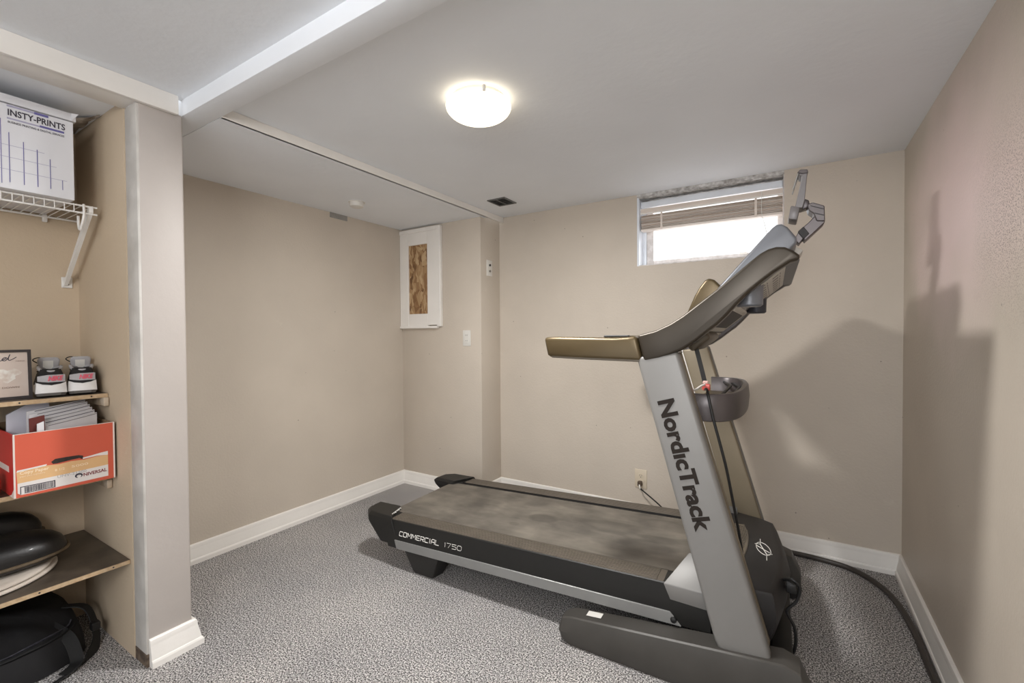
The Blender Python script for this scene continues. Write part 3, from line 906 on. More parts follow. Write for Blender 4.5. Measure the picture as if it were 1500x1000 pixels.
rn = rail(False)
rail(True)
zl = 0.176
stroke_text('lettering', 'COMMERCIAL', M_wlet, rn, (0.062, -0.0004, zl + INC * 0.062), (0.318, -0.0004, zl + INC * 0.318), (0, 0, 1), 0.0225, 0.0042, shear=0.25)
stroke_text('lettering', '1750', M_wlet, rn, (0.352, -0.0004, zl + 0.001 + INC * 0.352), (0.452, -0.0004, zl + 0.001 + INC * 0.452), (0, 0, 1), 0.0215, 0.0026, shear=0.15)

for far in (False, True):
    g = (lambda v: mir(v)) if far else (lambda v: v)
    MB().prism([(g(0.0985), 0.215), (g(0.1115), 0.215), (g(0.1115), 0.2445), (g(0.0985), 0.2445)], 'x', -0.02, 1.36).xf(inc).obj('belt_gap_strip', M_rubber, tm, smooth=0)
# belt with rounded return at the rear
bp_ = [(1.52, 0.243), (-0.09, 0.243)] + [(-0.09 - 0.026 * math.sin(R(a)), 0.217 + 0.026 * math.cos(R(a))) for a in range(20, 180, 20)] + [(-0.09, 0.191), (1.52, 0.191), (1.52, 0.194), (-0.088, 0.194)] + \
      [(-0.09 - 0.023 * math.sin(R(a)), 0.217 + 0.023 * math.cos(R(a))) for a in range(160, 0, -20)] + [(-0.088, 0.240), (1.52, 0.240)]
MB().prism(bp_, 'y', 0.112, VW - 0.112).xf(inc).obj('running_belt', M_belt, tm, smooth=40)
MB().lathe([(0.001, 0.08), (0.0215, 0.08), (0.0215, VW - 0.08), (0.001, VW - 0.08)], (-0.09, 0, 0.217 - 0.003), 20, 'y').obj('rear_roller', M_dark, tm)


def rear_cap(far):
    g = lambda v: mir(v) if far else v
    rings = []
    for z, pts in ((0.118, [(0.052, 0.004), (-0.075, 0.004), (-0.115, 0.04), (-0.12, 0.10), (0.045, 0.10)]),
                   (0.215, [(0.022, -0.004), (-0.155, -0.004), (-0.215, 0.045), (-0.225, 0.125), (0.015, 0.125)]),
                   (0.245, [(0.012, -0.003), (-0.158, -0.001), (-0.216, 0.046), (-0.226, 0.14), (-0.075, 0.148), (0.0, 0.10)][:5]),
                   (0.262, [(0.006, 0.006), (-0.150, 0.012), (-0.198, 0.052), (-0.205, 0.13), (-0.06, 0.138)])):
        rings.append([(u, g(v), z) for u, v in pts])
    o = MB().loft(rings).bevel(0.0025, 1, 25).obj('rear_cap', M_black, tm, smooth=18)
    return o


rc = rear_cap(False)
rear_cap(True)
# safety print on the cap, along the belt corner
q = MB()
for i in range(8):
    q.box(-0.055 + 0.0, -0.048 + 0.012 * (i % 3) / 3, 0.03 + i * 0.011, 0.037 + i * 0.011, 0.2622, 0.2628)
q.xf(lambda x, y, z: (x + 0.035 - 0.45 * (y - 0.03) * 0.6, y, z)).obj('cap_print', M_wlet, rc, smooth=0)
for far in (False, True):
    g = (lambda v: mir(v)) if far else (lambda v: v)
    rings = []
    for z, u0, u1, v0, v1 in ((0.0, 0.145, 0.262, 0.018, 0.085), (0.012, 0.138, 0.268, 0.014, 0.09), (0.125, 0.075, 0.312, 0.006, 0.10)):
        rings.append([(u0, g(v0), z), (u1, g(v0 + 0.0), z), (u1 + 0.012, g(v1), z), (u0, g(v1), z)])
    MB().loft(rings).bevel(0.006, 2).obj('rear_foot', M_foot, tm)

# motor hood: bowed front, widest a little below its top edge
HV = [('b', 1.475, 0.038), ('b', 1.58, 0.036), ('b', 1.655, 0.038), ('f', 0.0, 0.052), ('f', 0.35, 0.11), ('f', 0.75, 0.22), ('f', 1.0, 0.375)]
HV = HV + [(k, a_, mir(v)) for k, a_, v in HV[-2::-1]]


def ztop(u):
    return 0.356 - 0.115 * (u - 1.475)


rings = []
for zo, ab, uc, ub, ins2 in ((0.05, True, 1.66, 1.70, 0.03), (0.15, True, 1.695, 1.742, 0.012), (0.225, True, 1.714, 1.760, 0.002), (0.262, True, 1.715, 1.765, 0.0), (-0.016, False, 1.708, 1.742, 0.0), (-0.006, False, 1.703, 1.736, 0.003), (0.0, False, 1.692, 1.725, 0.014)):
    ring = []
    for k, a_, v in HV:
        u = a_ if k == 'b' else uc + (ub - uc) * a_
        vv = v + ins2 if v < 0.3 else (v - ins2 if v > 0.45 else v)
        ring.append((u, vv, zo if ab else ztop(u) + zo))
    rings.append(ring)
hood = MB().loft(rings).obj('motor_hood', M_hood, tm, smooth=32)
MB().prism([(1.50, 0.10), (1.66, 0.10), (1.69, 0.16), (1.70, 0.375), (1.69, 0.59), (1.66, 0.65), (1.50, 0.65)], 'z', 0.05, 0.14).obj('belly_pan', M_black, tm, smooth=0)
# silver flare between rail and upright
for far in (False, True):
    g = (lambda v: mir(v)) if far else (lambda v: v)
    bm_ = MB()
    A = [(1.386, g(-0.004), 0.241), (1.56, g(-0.004), 0.236), (1.56, g(-0.004), 0.296), (1.362, g(-0.004), 0.294)]
    Bq = [(1.386, g(0.05), 0.241), (1.56, g(0.05), 0.236), (1.56, g(0.092), 0.385), (1.436, g(0.088), 0.385)]
    bm_.loft([A, Bq])
    bm_.bevel(0.003, 2).obj('upright_flare', M_silver, tm)
# vent set in the hood's near rear corner
vp = [(1.53, 0.54), (1.592, 0.56), (1.610, 0.48), (1.616, 0.38), (1.610, 0.27), (1.596, 0.18), (1.575, 0.12), (1.53, 0.12)]
ve = MB().prism(vp, 'z', 0.0, 0.003).xf(lambda x, y, z: (x, y, ztop(x) + z)).obj('hood_vent', mat('vent_tan', (112, 102, 86), 0.6, var=0.06, scale=20), hood, smooth=0)
q = MB()
for k in range(26):
    v = 0.125 + k * 0.0163
    uu = 1.565 + 0.045 * math.sin(max(0.0, min(1.0, (v - 0.12) / 0.30)) * math.pi / 2) - (0.012 if v > 0.5 else 0)
    q.box(1.532, uu, v, v + 0.008, 0.003, 0.006)
ob = q.xf(lambda x, y, z: (x, y, ztop(x) + z)).obj('vent_ribs', M_rail, ve, smooth=0)
ob['kind'] = 'stuff'
MB().tube([(p.x, p.y, ztop(p.x) + 0.003) for p in spline([Vector((1.592, 0.56, 0)), Vector((1.610, 0.48, 0)), Vector((1.616, 0.38, 0)), Vector((1.610, 0.27, 0)), Vector((1.596, 0.18, 0)), Vector((1.575, 0.11, 0))], 4)], 0.003, 6).obj('vent_rim', M_rail, ve)
# round emblem printed on the hood
lg = MB()
c0 = (1.672, 0.375)


def lp(a, b):
    return (c0[0] + a, c0[1] + b, ztop(c0[0] + a) + 0.0012)


lg.tube([lp(0.026 * math.cos(R(a)) - 0.002 * math.sin(R(a)), 0.052 * math.sin(R(a)) - 0.012 * math.cos(R(a))) for a in range(0, 360, 12)], 0.0014, 6, closed=True)
lg.tube([lp(-0.013, 0.085), lp(-0.012, 0.035), lp(0.013, -0.045), lp(0.031, -0.028)], 0.0015, 6)
lg.tube([lp(0.013, -0.095), lp(0.012, -0.045), lp(-0.013, 0.035), lp(-0.031, 0.025)], 0.0015, 6)
lg.tube([lp(-0.024, 0.012), lp(0.022, -0.022)], 0.0015, 6)
lg.obj('emblem', M_wlet, hood)

# loose black power lead hanging off the front
pc = spline([(1.735, 0.22, 0.30), (1.765, 0.2, 0.318), (1.788, 0.2, 0.295), (1.778, 0.2, 0.245), (1.75, 0.2, 0.205), (1.757, 0.2, 0.18), (1.772, 0.2, 0.15), (1.777, 0.2, 0.10), (1.768, 0.2, 0.055), (1.748, 0.2, 0.035)], 6)
pl_ = MB().tube(pc, 0.0055, 8).obj('power_lead', M_rubber, tm)
MB().box(1.745, 1.778, 0.18, 0.225, 0.275, 0.31).bevel(0.006, 2).obj('plug', M_rubber, pl_)

# ------------------------------------------------------------------ things on the treadmill
T_ = tm.matrix_basis.copy()
T_ = Matrix.Translation((-1.758, 1.622, 0)) @ Matrix.Rotation(R(1.7), 4, 'Z')


def place(o):
    o.matrix_world = T_ @ o.matrix_basis
    return o


ph = place(empty('phone_holder', (1.77, 0.375, 1.53)))
tag(ph, 'grey phone holder on a jointed arm clamped to the top of the console', 'phone holder')


def phb(mb, name, m, par=None, **k):
    return mb.xf(lambda x, y, z: (x - 1.77, y - 0.375, z - 1.53)).obj(name, m, par or ph, **k)


phb(MB().prism([(1.785, 1.578), (1.802, 1.552), (1.786, 1.530), (1.772, 1.553)], 'y', 0.352, 0.405).bevel(0.003, 1), 'clamp', M_cross)
phb(MB().prism([(1.782, 1.577), (1.800, 1.5945), (1.819, 1.566), (1.801, 1.548)], 'y', 0.341, 0.416).bevel(0.002, 1), 'collar', M_dark)
phb(MB().prism([(1.787, 1.582), (1.815, 1.607), (1.832, 1.626), (1.866, 1.627), (1.867, 1.602), (1.805, 1.540)], 'y', 0.345, 0.412).bevel(0.003, 1), 'lower_arm', M_cross)
phb(MB().prism([(1.811, 1.674), (1.828, 1.680), (1.865, 1.662), (1.867, 1.605), (1.841, 1.609), (1.831, 1.638), (1.817, 1.650)], 'y', 0.338, 0.419).bevel(0.003, 1), 'upper_arm', M_cross)
q = MB()
q.prism([(1.822, 1.669), (1.862, 1.651), (1.862, 1.648), (1.822, 1.666)], 'y', 0.337, 0.420).prism([(1.835, 1.640), (1.864, 1.628), (1.864, 1.625), (1.835, 1.637)], 'y', 0.337, 0.420)
phb(q, 'joint_seams', M_dark, smooth=0)['kind'] = 'stuff'
phb(MB().prism([(1.800, 1.702), (1.818, 1.692), (1.821, 1.667), (1.796, 1.661)], 'y', 0.350, 0.405).bevel(0.004, 2), 'swivel', M_cross)
M_holder = mat('holder_grey_plastic', (116, 112, 112), 0.38, metal=0.15)
phb(MB().prism([(1.787, 1.798), (1.812, 1.796), (1.811, 1.780), (1.804, 1.693), (1.797, 1.663), (1.773, 1.668), (1.795, 1.782), (1.786, 1.786)], 'y', 0.338, 0.418).bevel(0.002, 1), 'back_plate', M_holder)
phb(MB().prism([(1.760, 1.676), (1.789, 1.664), (1.780, 1.618), (1.751, 1.627)], 'y', 0.328, 0.428).bevel(0.005, 2), 'lower_jaw', M_holder)
phb(MB().prism([(1.779, 1.796), (1.788, 1.806), (1.812, 1.803), (1.814, 1.790), (1.795, 1.789)], 'y', 0.334, 0.422).bevel(0.002, 1), 'upper_jaw', M_cross)
for v in (0.340, 0.416):
    phb(MB().tube([(1.783, v, 1.796), (1.766, v, 1.738)], 0.0022, 6), 'spring_wire', M_chrome)
for t in (0.35, 0.75):
    phb(MB().tube([(1.783 - 0.017 * t, 0.340, 1.796 - 0.058 * t), (1.783 - 0.017 * t, 0.416, 1.796 - 0.058 * t)], 0.002, 6), 'spring_wire', M_chrome)

sk = place(empty('safety_tether', (1.487, 0.15, 0.985)))
tag(sk, 'black safety strap with a red clip hanging from console to crossbar', 'safety key')
loc = lambda pts: [(p[0] - 1.487, p[1] - 0.15, p[2] - 0.985) for p in pts]
MB().ribbon(loc(spline([(1.45, 0.15, 1.15), (1.462, 0.15, 1.10), (1.474, 0.15, 1.05), (1.484, 0.15, 1.005)], 5)), 0.016, 0.003, (1, 0.3, 0)).obj('strap', M_rubber, sk)
MB().box(-0.014, 0.014, -0.008, 0.012, -0.002, 0.022).bevel(0.004, 2).obj('clip', M_pinkclip, sk)
MB().box(-0.012, 0.008, -0.006, 0.010, 0.022, 0.034).bevel(0.003, 1).obj('clip_cap', mat('pale_pink_cap', (220, 180, 172), 0.4), sk)
MB().tube(loc(spline([(1.452, 0.04, 0.992), (1.462, 0.08, 0.993), (1.474, 0.12, 1.002), (1.484, 0.15, 1.006)], 5)), 0.004, 8).obj('white_loop', M_plastic, sk)

hc = place(empty('hanging_cable', (1.51, 0.0, 0.99)))
tag(hc, 'thin black cable hanging from the crossbar down to the motor hood', 'cable')
loc = lambda pts: [(p[0] - 1.51, p[1], p[2] - 0.99) for p in pts]
MB().tube(loc(spline([(1.49, 0.10, 0.993), (1.503, 0.04, 0.998), (1.512, 0.012, 0.975), (1.528, 0.008, 0.90), (1.548, 0.01, 0.82), (1.568, 0.02, 0.73), (1.588, 0.05, 0.60), (1.604, 0.09, 0.48), (1.617, 0.11, 0.37), (1.63, 0.12, 0.32)], 6)), 0.0048, 8).obj('cable', M_rubber, hc)

# cable snaking along the baseboards
fc = MB().tube(spline([(-0.5, 2.82, 0.0125), (-0.25, 2.836, 0.0125), (-0.034, 2.8385, 0.0125), (0.121, 2.828, 0.0125), (0.25, 2.792, 0.0125), (0.342, 2.685, 0.0125), (0.39, 2.54, 0.0125), (0.411, 2.335, 0.0125), (0.413, 2.158, 0.0125), (0.4135, 2.0, 0.0125), (0.4135, 1.5, 0.0125), (0.4135, 0.2, 0.0125)], 7), 0.0125, 10).obj('floor_cable', M_hose)
tag(fc, 'thick dark brown cable curving over the carpet along the right baseboard', 'cable')

# ------------------------------------------------------------------ closet
M_edge = mat('raw_particle_edge', (196, 172, 140), 0.8, rgb2=(178, 150, 116), scale=60)
M_shelf_top = mat('dark_worn_shelf', (92, 82, 70), 0.42, rgb2=(66, 58, 50), scale=9, detail=8, bump=0.05, bscale=60)
M_wire = mat('white_vinyl_wire', (232, 230, 226), 0.35)


def shelf(label, ztop_, x1, t=0.016, y1=YP0 - 0.008, cleat=True, cleat_x=0.03):
    o = empty('closet_shelf', ((XCB + x1) / 2, 0.0, ztop_))
    tag(o, label, 'shelf', 'particle board closet shelves')
    hx = (x1 - XCB) / 2
    MB().box(-hx, hx - 0.003, YCL, y1, -t, 0.0).obj('board', M_shelf_top, o, smooth=0)
    MB().box(hx - 0.003, hx, YCL, y1, -t, -0.0008).obj('front_edge', M_edge, o, smooth=0)
    for y in (0.61, 0.42):
        MB().lathe([(0.001, hx + 0.0006), (0.0028, hx + 0.0006), (0.0028, hx - 0.001), (0.001, hx - 0.001)], (0, y, -t / 2), 8, 'x').obj('nail', M_dark, o)
    if cleat:
        MB().box(-hx, hx + cleat_x, y1 - 0.016, y1, -t - 0.034, -t).bevel(0.002, 1).obj('cleat', M_closet_cleat, o)
    return o


M_closet_cleat = mat('painted_cleat', (196, 180, 160), 0.7, rgb2=(170, 150, 126), scale=30)
shelf('upper closet shelf of particle board carrying the sneakers and framed print', 0.978, -2.285, cleat_x=0.012)
shelf('middle closet shelf of particle board under the orange carton', 0.659, -2.262, cleat_x=0.006)
shelf('lowest closet shelf with a dark scuffed top and pale front edge', 0.366, -2.098, t=0.014, cleat=False)

# wire shelf
wsx0, wsx1 = -2.588, -2.28
ws = empty('wire_shelf', (-2.43, 0.6, 1.69))
tag(ws, 'white vinyl coated wire shelf with a diagonal bracket, high in the closet', 'wire shelf')
WL = lambda p: (p[0] + 2.43, p[1] - 0.6, p[2] - 1.69)
YW0, YW1 = -0.1, 0.637


def wt(name, pts, r, n=8):
    return MB().tube([WL(p) for p in pts], r, n).obj(name, M_wire, ws)


wt('front_rail', [(wsx1, YW0, 1.694), (wsx1, YW1, 1.694)], 0.0034)
wt('lip_rail', [(wsx1, YW0, 1.667), (wsx1, YW1, 1.667)], 0.0034)
wt('back_rail', [(wsx0, YW0, 1.689), (wsx0, YW1 + 0.02, 1.689)], 0.0042)
k = 0
y = YW1 - 0.014
while y > YW0:
    wt('cross_wire', [(wsx0, y, 1.6935), (wsx1 + 0.003, y, 1.6965), (wsx1 + 0.0035, y, 1.694), (wsx1 + 0.0035, y, 1.665)], 0.0016, 6)
    y -= 0.0262
MB().prism([(-2.596, 1.425), (-2.59, 1.412), (-2.272, 1.672), (-2.272, 1.694), (-2.285, 1.694)], 'y', 0.612, 0.624).xf(lambda x, y, z: WL((x, y, z))).obj('bracket', M_wire, ws)
br = MB().box(-2.6, -2.592, 0.606, 0.640, 1.405, 1.45).bevel(0.002, 1).xf(lambda x, y, z: WL((x, y, z))).obj('bracket_foot', M_wire, ws)
MB().lathe([(0.001, 0.005), (0.004, 0.004), (0.004, 0.0), (0.001, 0.0)], WL((-2.592, 0.624, 1.42)), 8, 'x').obj('screw', M_dark, br)
MB().box(-2.6, -2.585, 0.552, 0.568, 1.668, 1.70).bevel(0.003, 1).xf(lambda x, y, z: WL((x, y, z))).obj('wall_clip', M_wire, ws)
wt('rod_hook', spline([(wsx1 + 0.002, 0.598, 1.700), (wsx1 + 0.004, 0.598, 1.66), (wsx1 - 0.004, 0.594, 1.625), (wsx1 - 0.018, 0.592, 1.606), (wsx1 - 0.034, 0.592, 1.622), (wsx1 - 0.038, 0.592, 1.66)], 5), 0.0042)

# white printed carton on the wire shelf
M_carton = mat('white_card', (222, 222, 226), 0.55, var=0.02, scale=5)
M_blue = mat('violet_blue_print', (104, 100, 158), 0.6)
M_blue_pale = mat('pale_blue_print', (170, 168, 192), 0.6)
M_ink = mat('dark_ink', (58, 54, 66), 0.6)
cbx, cby0, cby1, cz0, cz1 = -2.243, 0.17, 0.565, 1.7, 1.984
wc = empty('printed_carton', (-2.42, 0.36, cz0))
tag(wc, 'white printed carton with blue lines on the wire shelf', 'box')
WC = lambda p: (p[0] + 2.42, p[1] - 0.36, p[2] - cz0)
q = MB()
q.box(-2.596, cbx, cby0, cby1, cz0, cz1)
q.bevel(0.0015, 1).xf(lambda x, y, z: WC((x, y, z))).obj('body', M_carton, wc)
lid = MB().prism([(-2.596, cz1 - 0.002), (cbx + 0.004, cz1 + 0.003), (cbx + 0.006, cz1 + 0.028), (cbx, cz1 + 0.032), (-2.596, cz1 + 0.03)], 'y', cby0 - 0.006, cby1 + 0.007).bevel(0.001, 1).xf(lambda x, y, z: WC((x, y, z))).obj('lid', M_carton, wc)
MB().prism([(cby1 - 0.004, cz1 + 0.004), (cby1 + 0.012, cz1 + 0.030), (cby1 + 0.014, cz1 + 0.033), (cby1 - 0.006, cz1 + 0.030)], 'x', cbx - 0.09, cbx + 0.007).xf(lambda x, y, z: WC((x, y, z))).obj('lid_flap', M_carton, lid)
fx = cbx + 0.0006


def bar(name, m, y0, y1, z0, z1):
    return MB().box(fx - 0.0004, fx + 0.0002, y0, y1, z0, z1).xf(lambda x, y, z: WC((x, y, z))).obj(name, m, wc, smooth=0)


bar('print_bar', M_blue, 0.465, 0.500, 1.974, 1.982)
bar('print_bar', M_blue_pale, 0.40, 0.465, 1.975, 1.981)
bar('print_bar', M_blue, 0.478, 0.540, 1.934, 1.941)
bar('print_bar', M_blue_pale, 0.40, 0.478, 1.934, 1.939)
fit_text('lettering', 'INSTY-PRINTS', M_ink, wc, WC((fx, 0.402, 1.947)), WC((fx, 0.543, 1.947)), (0, 0, 1), 0.0205, offset=0.0006, extrude=0.0003)
fit_text('lettering', 'BUSINESS PRINTING & DIGITAL SERVICES', M_ink, wc, WC((fx, 0.402, 1.921)), WC((fx, 0.540, 1.921)), (0, 0, 1), 0.007, extrude=0.0003)
for y, z0, z1, t in ((0.385, 1.715, 1.93, .0016), (0.4035, 1.722, 1.889, .0019), (0.437, 1.722, 1.868, .0019), (0.470, 1.724, 1.853, .0022), (0.502, 1.726, 1.83, .0019), (0.533, 1.730, 1.765, .0016)):
    bar('print_line', M_blue, y - t * 0.5, y + t * 0.5, z0, z1)
for z, y1 in ((1.846, 0.488), (1.806, 0.518), (1.764, 0.545)):
    bar('print_line', M_blue_pale, 0.20, y1, z - 0.0006, z + 0.0006)

# framed print
M_fr = mat('dark_frame', (52, 46, 46), 0.5)
M_print = mat('beige_print', (200, 182, 170), 0.6, rgb2=(208, 194, 184), scale=7)
pf = empty('picture_frame', (-2.345, 0.375, 0.9785), 0)
tag(pf, 'small dark framed beige print standing on the upper closet shelf', 'picture frame')
pw, phh = 0.09, 0.176


def PF(mb, name, m, **k):
    return mb.xf(lambda x, y, z: (x - 0.06 * z, y, z)).obj(name, m, pf, **k)


PF(MB().box(-0.016, 0, -pw, -pw + 0.009, 0, phh), 'frame_side', M_fr, smooth=0)
PF(MB().box(-0.016, 0, pw - 0.009, pw, 0, phh), 'frame_side', M_fr, smooth=0)
PF(MB().box(-0.016, 0, -pw + 0.009, pw - 0.009, 0, 0.010), 'frame_bottom', M_fr, smooth=0)
PF(MB().box(-0.016, 0, -pw + 0.009, pw - 0.009, phh - 0.009, phh), 'frame_top', M_fr, smooth=0)
PF(MB().box(-0.014, -0.005, -pw + 0.009, pw - 0.009, 0.01, phh - 0.009), 'print', M_print, smooth=0)
xx = -0.0045
script = spline([(xx, 0.002, .140), (xx, 0.010, .147), (xx, 0.004, .1475), (xx, -0.002, .140), (xx, 0.004, .137), (xx, 0.011, .146), (xx, 0.012, .138), (xx, 0.020, .140), (xx, 0.030, .148), (xx, 0.024, .1485), (xx, 0.019, .141), (xx, 0.026, .138), (xx, 0.034, .148), (xx, 0.0385, .160), (xx, 0.034, .146), (xx, 0.036, .139), (xx, 0.045, .143), (xx, 0.054, .150)], 5)
PF(MB().tube(script, 0.0012, 6), 'script_lettering', M_ink)
bl_ = MB()
rr = []
for a in range(0, 360, 15):
    r_ = 0.030 * (1 + 0.25 * math.sin(R(3 * a)) + 0.12 * math.sin(R(7 * a + 40)))
    rr.append((0.030 + r_ * math.cos(R(a)) * 1.0, 0.088 + r_ * math.sin(R(a)) * 0.75))
bl_.prism(rr, 'x', -0.0052, -0.0044)
PF(bl_, 'white_blot', mat('white_print', (226, 222, 214), 0.6, rgb2=(205, 190, 178), scale=60), smooth=0)
t_ = fit_text('small_lettering', 'EST  DOWN', mat('brown_print', (140, 116, 104), 0.6), pf, (-0.0045 - 0.06 * 0.04, -0.01, 0.040), (-0.0045 - 0.06 * 0.04, 0.058, 0.040), (0, 0, 1), 0.006, extrude=0.0004)
t_ = fit_text('small_lettering', 'name', mat('brown_print_b', (150, 126, 114), 0.6), pf, (-0.0045 - 0.06 * 0.132, 0.052, 0.134), (-0.0045 - 0.06 * 0.132, 0.074, 0.134), (0, 0, 1), 0.005, extrude=0.0004)


# sneakers, heels towards the room
M_sole = mat('white_midsole', (228, 226, 224), 0.6, var=0.03, scale=30)
M_outsole = mat('grey_outsole', (120, 116, 112), 0.7)
M_upper = mat('black_knit_upper', (30, 29, 30), 0.8, bump=0.1, bscale=300)
M_greyfab = mat('grey_shoe_fabric', (172, 170, 172), 0.75, var=0.05, scale=60, bump=0.08, bscale=300)
M_pink = mat('pink_lettering', (226, 96, 116), 0.6)


def sneaker(y, rz, label):
    s = empty('sneaker', (-2.308, y, 0.9785), rz)
    tag(s, label, 'shoe', 'pair of running shoes on the upper shelf')

    def outline(z, pts):
        return [(x, yy, z) for x, yy in pts]
    ol = [(0.0, 0.0), (0.002, 0.022), (-0.010, 0.036), (-0.05, 0.037), (-0.11, 0.035), (-0.17, 0.0355), (-0.22, 0.035), (-0.26, 0.022), (-0.275, 0.0)]
    ol = [(x, yy * 1.14) for x, yy in ol]
    ol = ol + [(x, -yy) for x, yy in ol[-2:0:-1]]
    sc = lambda k, dx=0.0: [(x * 1.0 + dx, yy * k) for x, yy in ol]
    hz = lambda x: 0.006 * max(0, (x + 0.04) / 0.04) if x > -0.04 else 0
    # outsole and midsole: the heel of the midsole curves up at the rear
    MB().loft([[(x, yy, 0.0 + hz(x)) for x, yy in sc(0.88, -0.006)], [(x, yy, 0.010 + hz(x)) for x, yy in sc(0.97)]]).obj('outsole', M_outsole, s, smooth=30)
    mz = lambda x, yy: 0.043 + (0.010 * (abs(yy) / 0.04) ** 2 if x > -0.06 else 0) - (0.012 if x < -0.15 else 0)
    MB().loft([[(x, yy, 0.010 + hz(x)) for x, yy in sc(1.0)], [(x, yy, 0.022 + hz(x)) for x, yy in sc(0.985, -0.004)], [(x - 0.006, yy * 0.94, mz(x, yy)) for x, yy in ol]]).obj('midsole', M_sole, s, smooth=50)
    # upper
    up_ = []
    for t in range(7):
        k = t / 6
        z = 0.034 + k * 0.068
        ring = []
        for x, yy in ol:
            xn = -x / 0.275
            top = z if xn < 0.45 else 0.034 + (z - 0.034) * max(0.25, 1 - (xn - 0.45) * 1.35)
            nar = 0.93 - 0.27 * k * k
            lean = -0.010 - 0.026 * k * (1 - xn) + (0.012 * math.sin(k * 3.1) if xn < 0.2 else 0)
            dip = -0.012 * k * (math.exp(-((xn - 0.22) / 0.12) ** 2))
            ring.append((x * (1 - 0.05 * k) + lean, yy * nar, top + dip))
        up_.append(ring)
    MB().loft(up_).obj('upper', M_upper, s, smooth=60)
    # heel patch and its lettering
    hp = []
    for i in range(9):
        yy = -0.036 + 0.072 * i / 8
        hh_ = 0.0135 * (0.55 + 0.45 * min(1, (i + 1) / 4))
        x = -0.004 - 4.0 * yy * yy
        hp.append([(x, yy, 0.068 - hh_), (x - 0.002, yy, 0.068 + hh_), (x - 0.008, yy, 0.068 + hh_), (x - 0.008, yy, 0.068 - hh_)])
    hpo = MB().loft(hp).obj('heel_patch', M_greyfab, s, smooth=60)
    to = fit_text('lettering', 'NIKE', M_pink, hpo, (0.0, -0.010, 0.060), (0.0, 0.031, 0.0612), (0, 0, 1), 0.0165, offset=0.0009, shear=0.3, extrude=0.0006)
    for v in to.data.vertices:
        v.co.x += -0.0025 - 4.0 * v.co.y * v.co.y
    # collar ring, lining, label
    cp_ = []
    for a in range(0, 360, 15):
        ca, sa = math.cos(R(a)), math.sin(R(a))
        cp_.append((-0.080 + 0.050 * ca, 0.031 * sa, 0.112 - 0.020 * ca * (1 if ca > 0 else -0.55) - 0.004 * sa * sa))
    MB().tube(cp_, 0.0052, 8, closed=True).obj('collar', M_greyfab, s)
    ton = MB().loft([[(-0.128, -0.020, 0.085), (-0.128, 0.020, 0.085), (-0.140, 0.020, 0.085), (-0.140, -0.020, 0.085)], [(-0.112, -0.024, 0.132), (-0.112, 0.024, 0.132), (-0.122, 0.024, 0.135), (-0.122, -0.024, 0.135)], [(-0.108, -0.018, 0.142), (-0.108, 0.018, 0.142), (-0.116, 0.018, 0.144), (-0.116, -0.018, 0.144)]]).bevel(0.004, 2).obj('tongue', M_greyfab, s, smooth=50)
    for v in ton.data.vertices:
        v.co.y *= 1.3
    MB().loft([[(-0.1235, -0.016, 0.098), (-0.1235, 0.012, 0.098), (-0.1255, 0.012, 0.098), (-0.1255, -0.016, 0.098)], [(-0.1105, -0.016, 0.130), (-0.1105, 0.012, 0.130), (-0.1125, 0.012, 0.130), (-0.1125, -0.016, 0.130)]]).obj('size_label', M_plastic, ton, smooth=0)
    lc = MB()
    for i in range(4):
        lc.tube(spline([(-0.135 - i * 0.017, 0.022, 0.112 - i * 0.012), (-0.137 - i * 0.017, 0.0, 0.124 - i * 0.012), (-0.135 - i * 0.017, -0.030, 0.110 - i * 0.012)], 4), 0.003, 6)
    lo = lc.obj('laces', M_upper, s)
    lo['kind'] = 'stuff'
    MB().tube(spline([(-0.13, -0.010, 0.136), (-0.128, -0.028, 0.142), (-0.125, -0.042, 0.134), (-0.13, -0.030, 0.122)], 5), 0.0018, 6).obj('lace_loop', M_upper, s)
    return s


sneaker(0.507, R(-9), 'black and white sneaker with a pink lettered heel, next to the framed print')
sneaker(0.592, R(-12), 'black and white sneaker with a pink lettered heel, next to the closet side wall')

# orange paper carton with its contents
M_orange = mat('orange_card', (206, 92, 68), 0.6, var=0.05, scale=4)
M_redcard = mat('red_card', (196, 44, 40), 0.55, var=0.05, scale=5)
M_kraft = mat('kraft_card', (150, 124, 96), 0.8, var=0.06, scale=8)
M_cedge = mat('white_card_edge', (226, 214, 206), 0.7)
M_tan = mat('tan_label', (220, 178, 128), 0.6, var=0.04, scale=14)
M_lab = mat('white_label', (226, 220, 216), 0.6)
ox0, ox1, oy0, oy1, oz0, oz1 = -2.592, -2.205, 0.388, 0.652, 0.6598, 0.872
oc = empty('paper_carton', ((ox0 + ox1) / 2, (oy0 + oy1) / 2, oz0))
tag(oc, 'open orange copy paper carton with a torn label on the middle shelf', 'box')
OC = lambda x, y, z: (x - oc.location.x, y - oc.location.y, z - oc.location.z)
t = 0.004
MB().box(ox1 - t, ox1, oy0 + t, oy1 - t, oz0, oz1).xf(OC).obj('front_panel', M_orange, oc, smooth=0)
MB().box(ox0, ox1 - t, oy0, oy0 + t, oz0, oz1).xf(OC).obj('side_panel', M_redcard, oc, smooth=0)
MB().box(ox0, ox1 - t, oy1 - t, oy1, oz0, oz1).xf(OC).obj('side_panel', M_kraft, oc, smooth=0)
MB().box(ox0, ox0 + t, oy0 + t, oy1 - t, oz0, oz1).xf(OC).obj('back_panel', M_kraft, oc, smooth=0)
MB().box(ox0, ox1 - t, oy0 + t, oy1 - t, oz0, oz0 + t).xf(OC).obj('bottom_panel', M_kraft, oc, smooth=0)
MB().box(ox1 - t, ox1 + 0.0002, oy0 - 0.0002, oy0 + t, oz0, oz1).xf(OC).obj('corner_edge', M_cedge, oc, smooth=0)
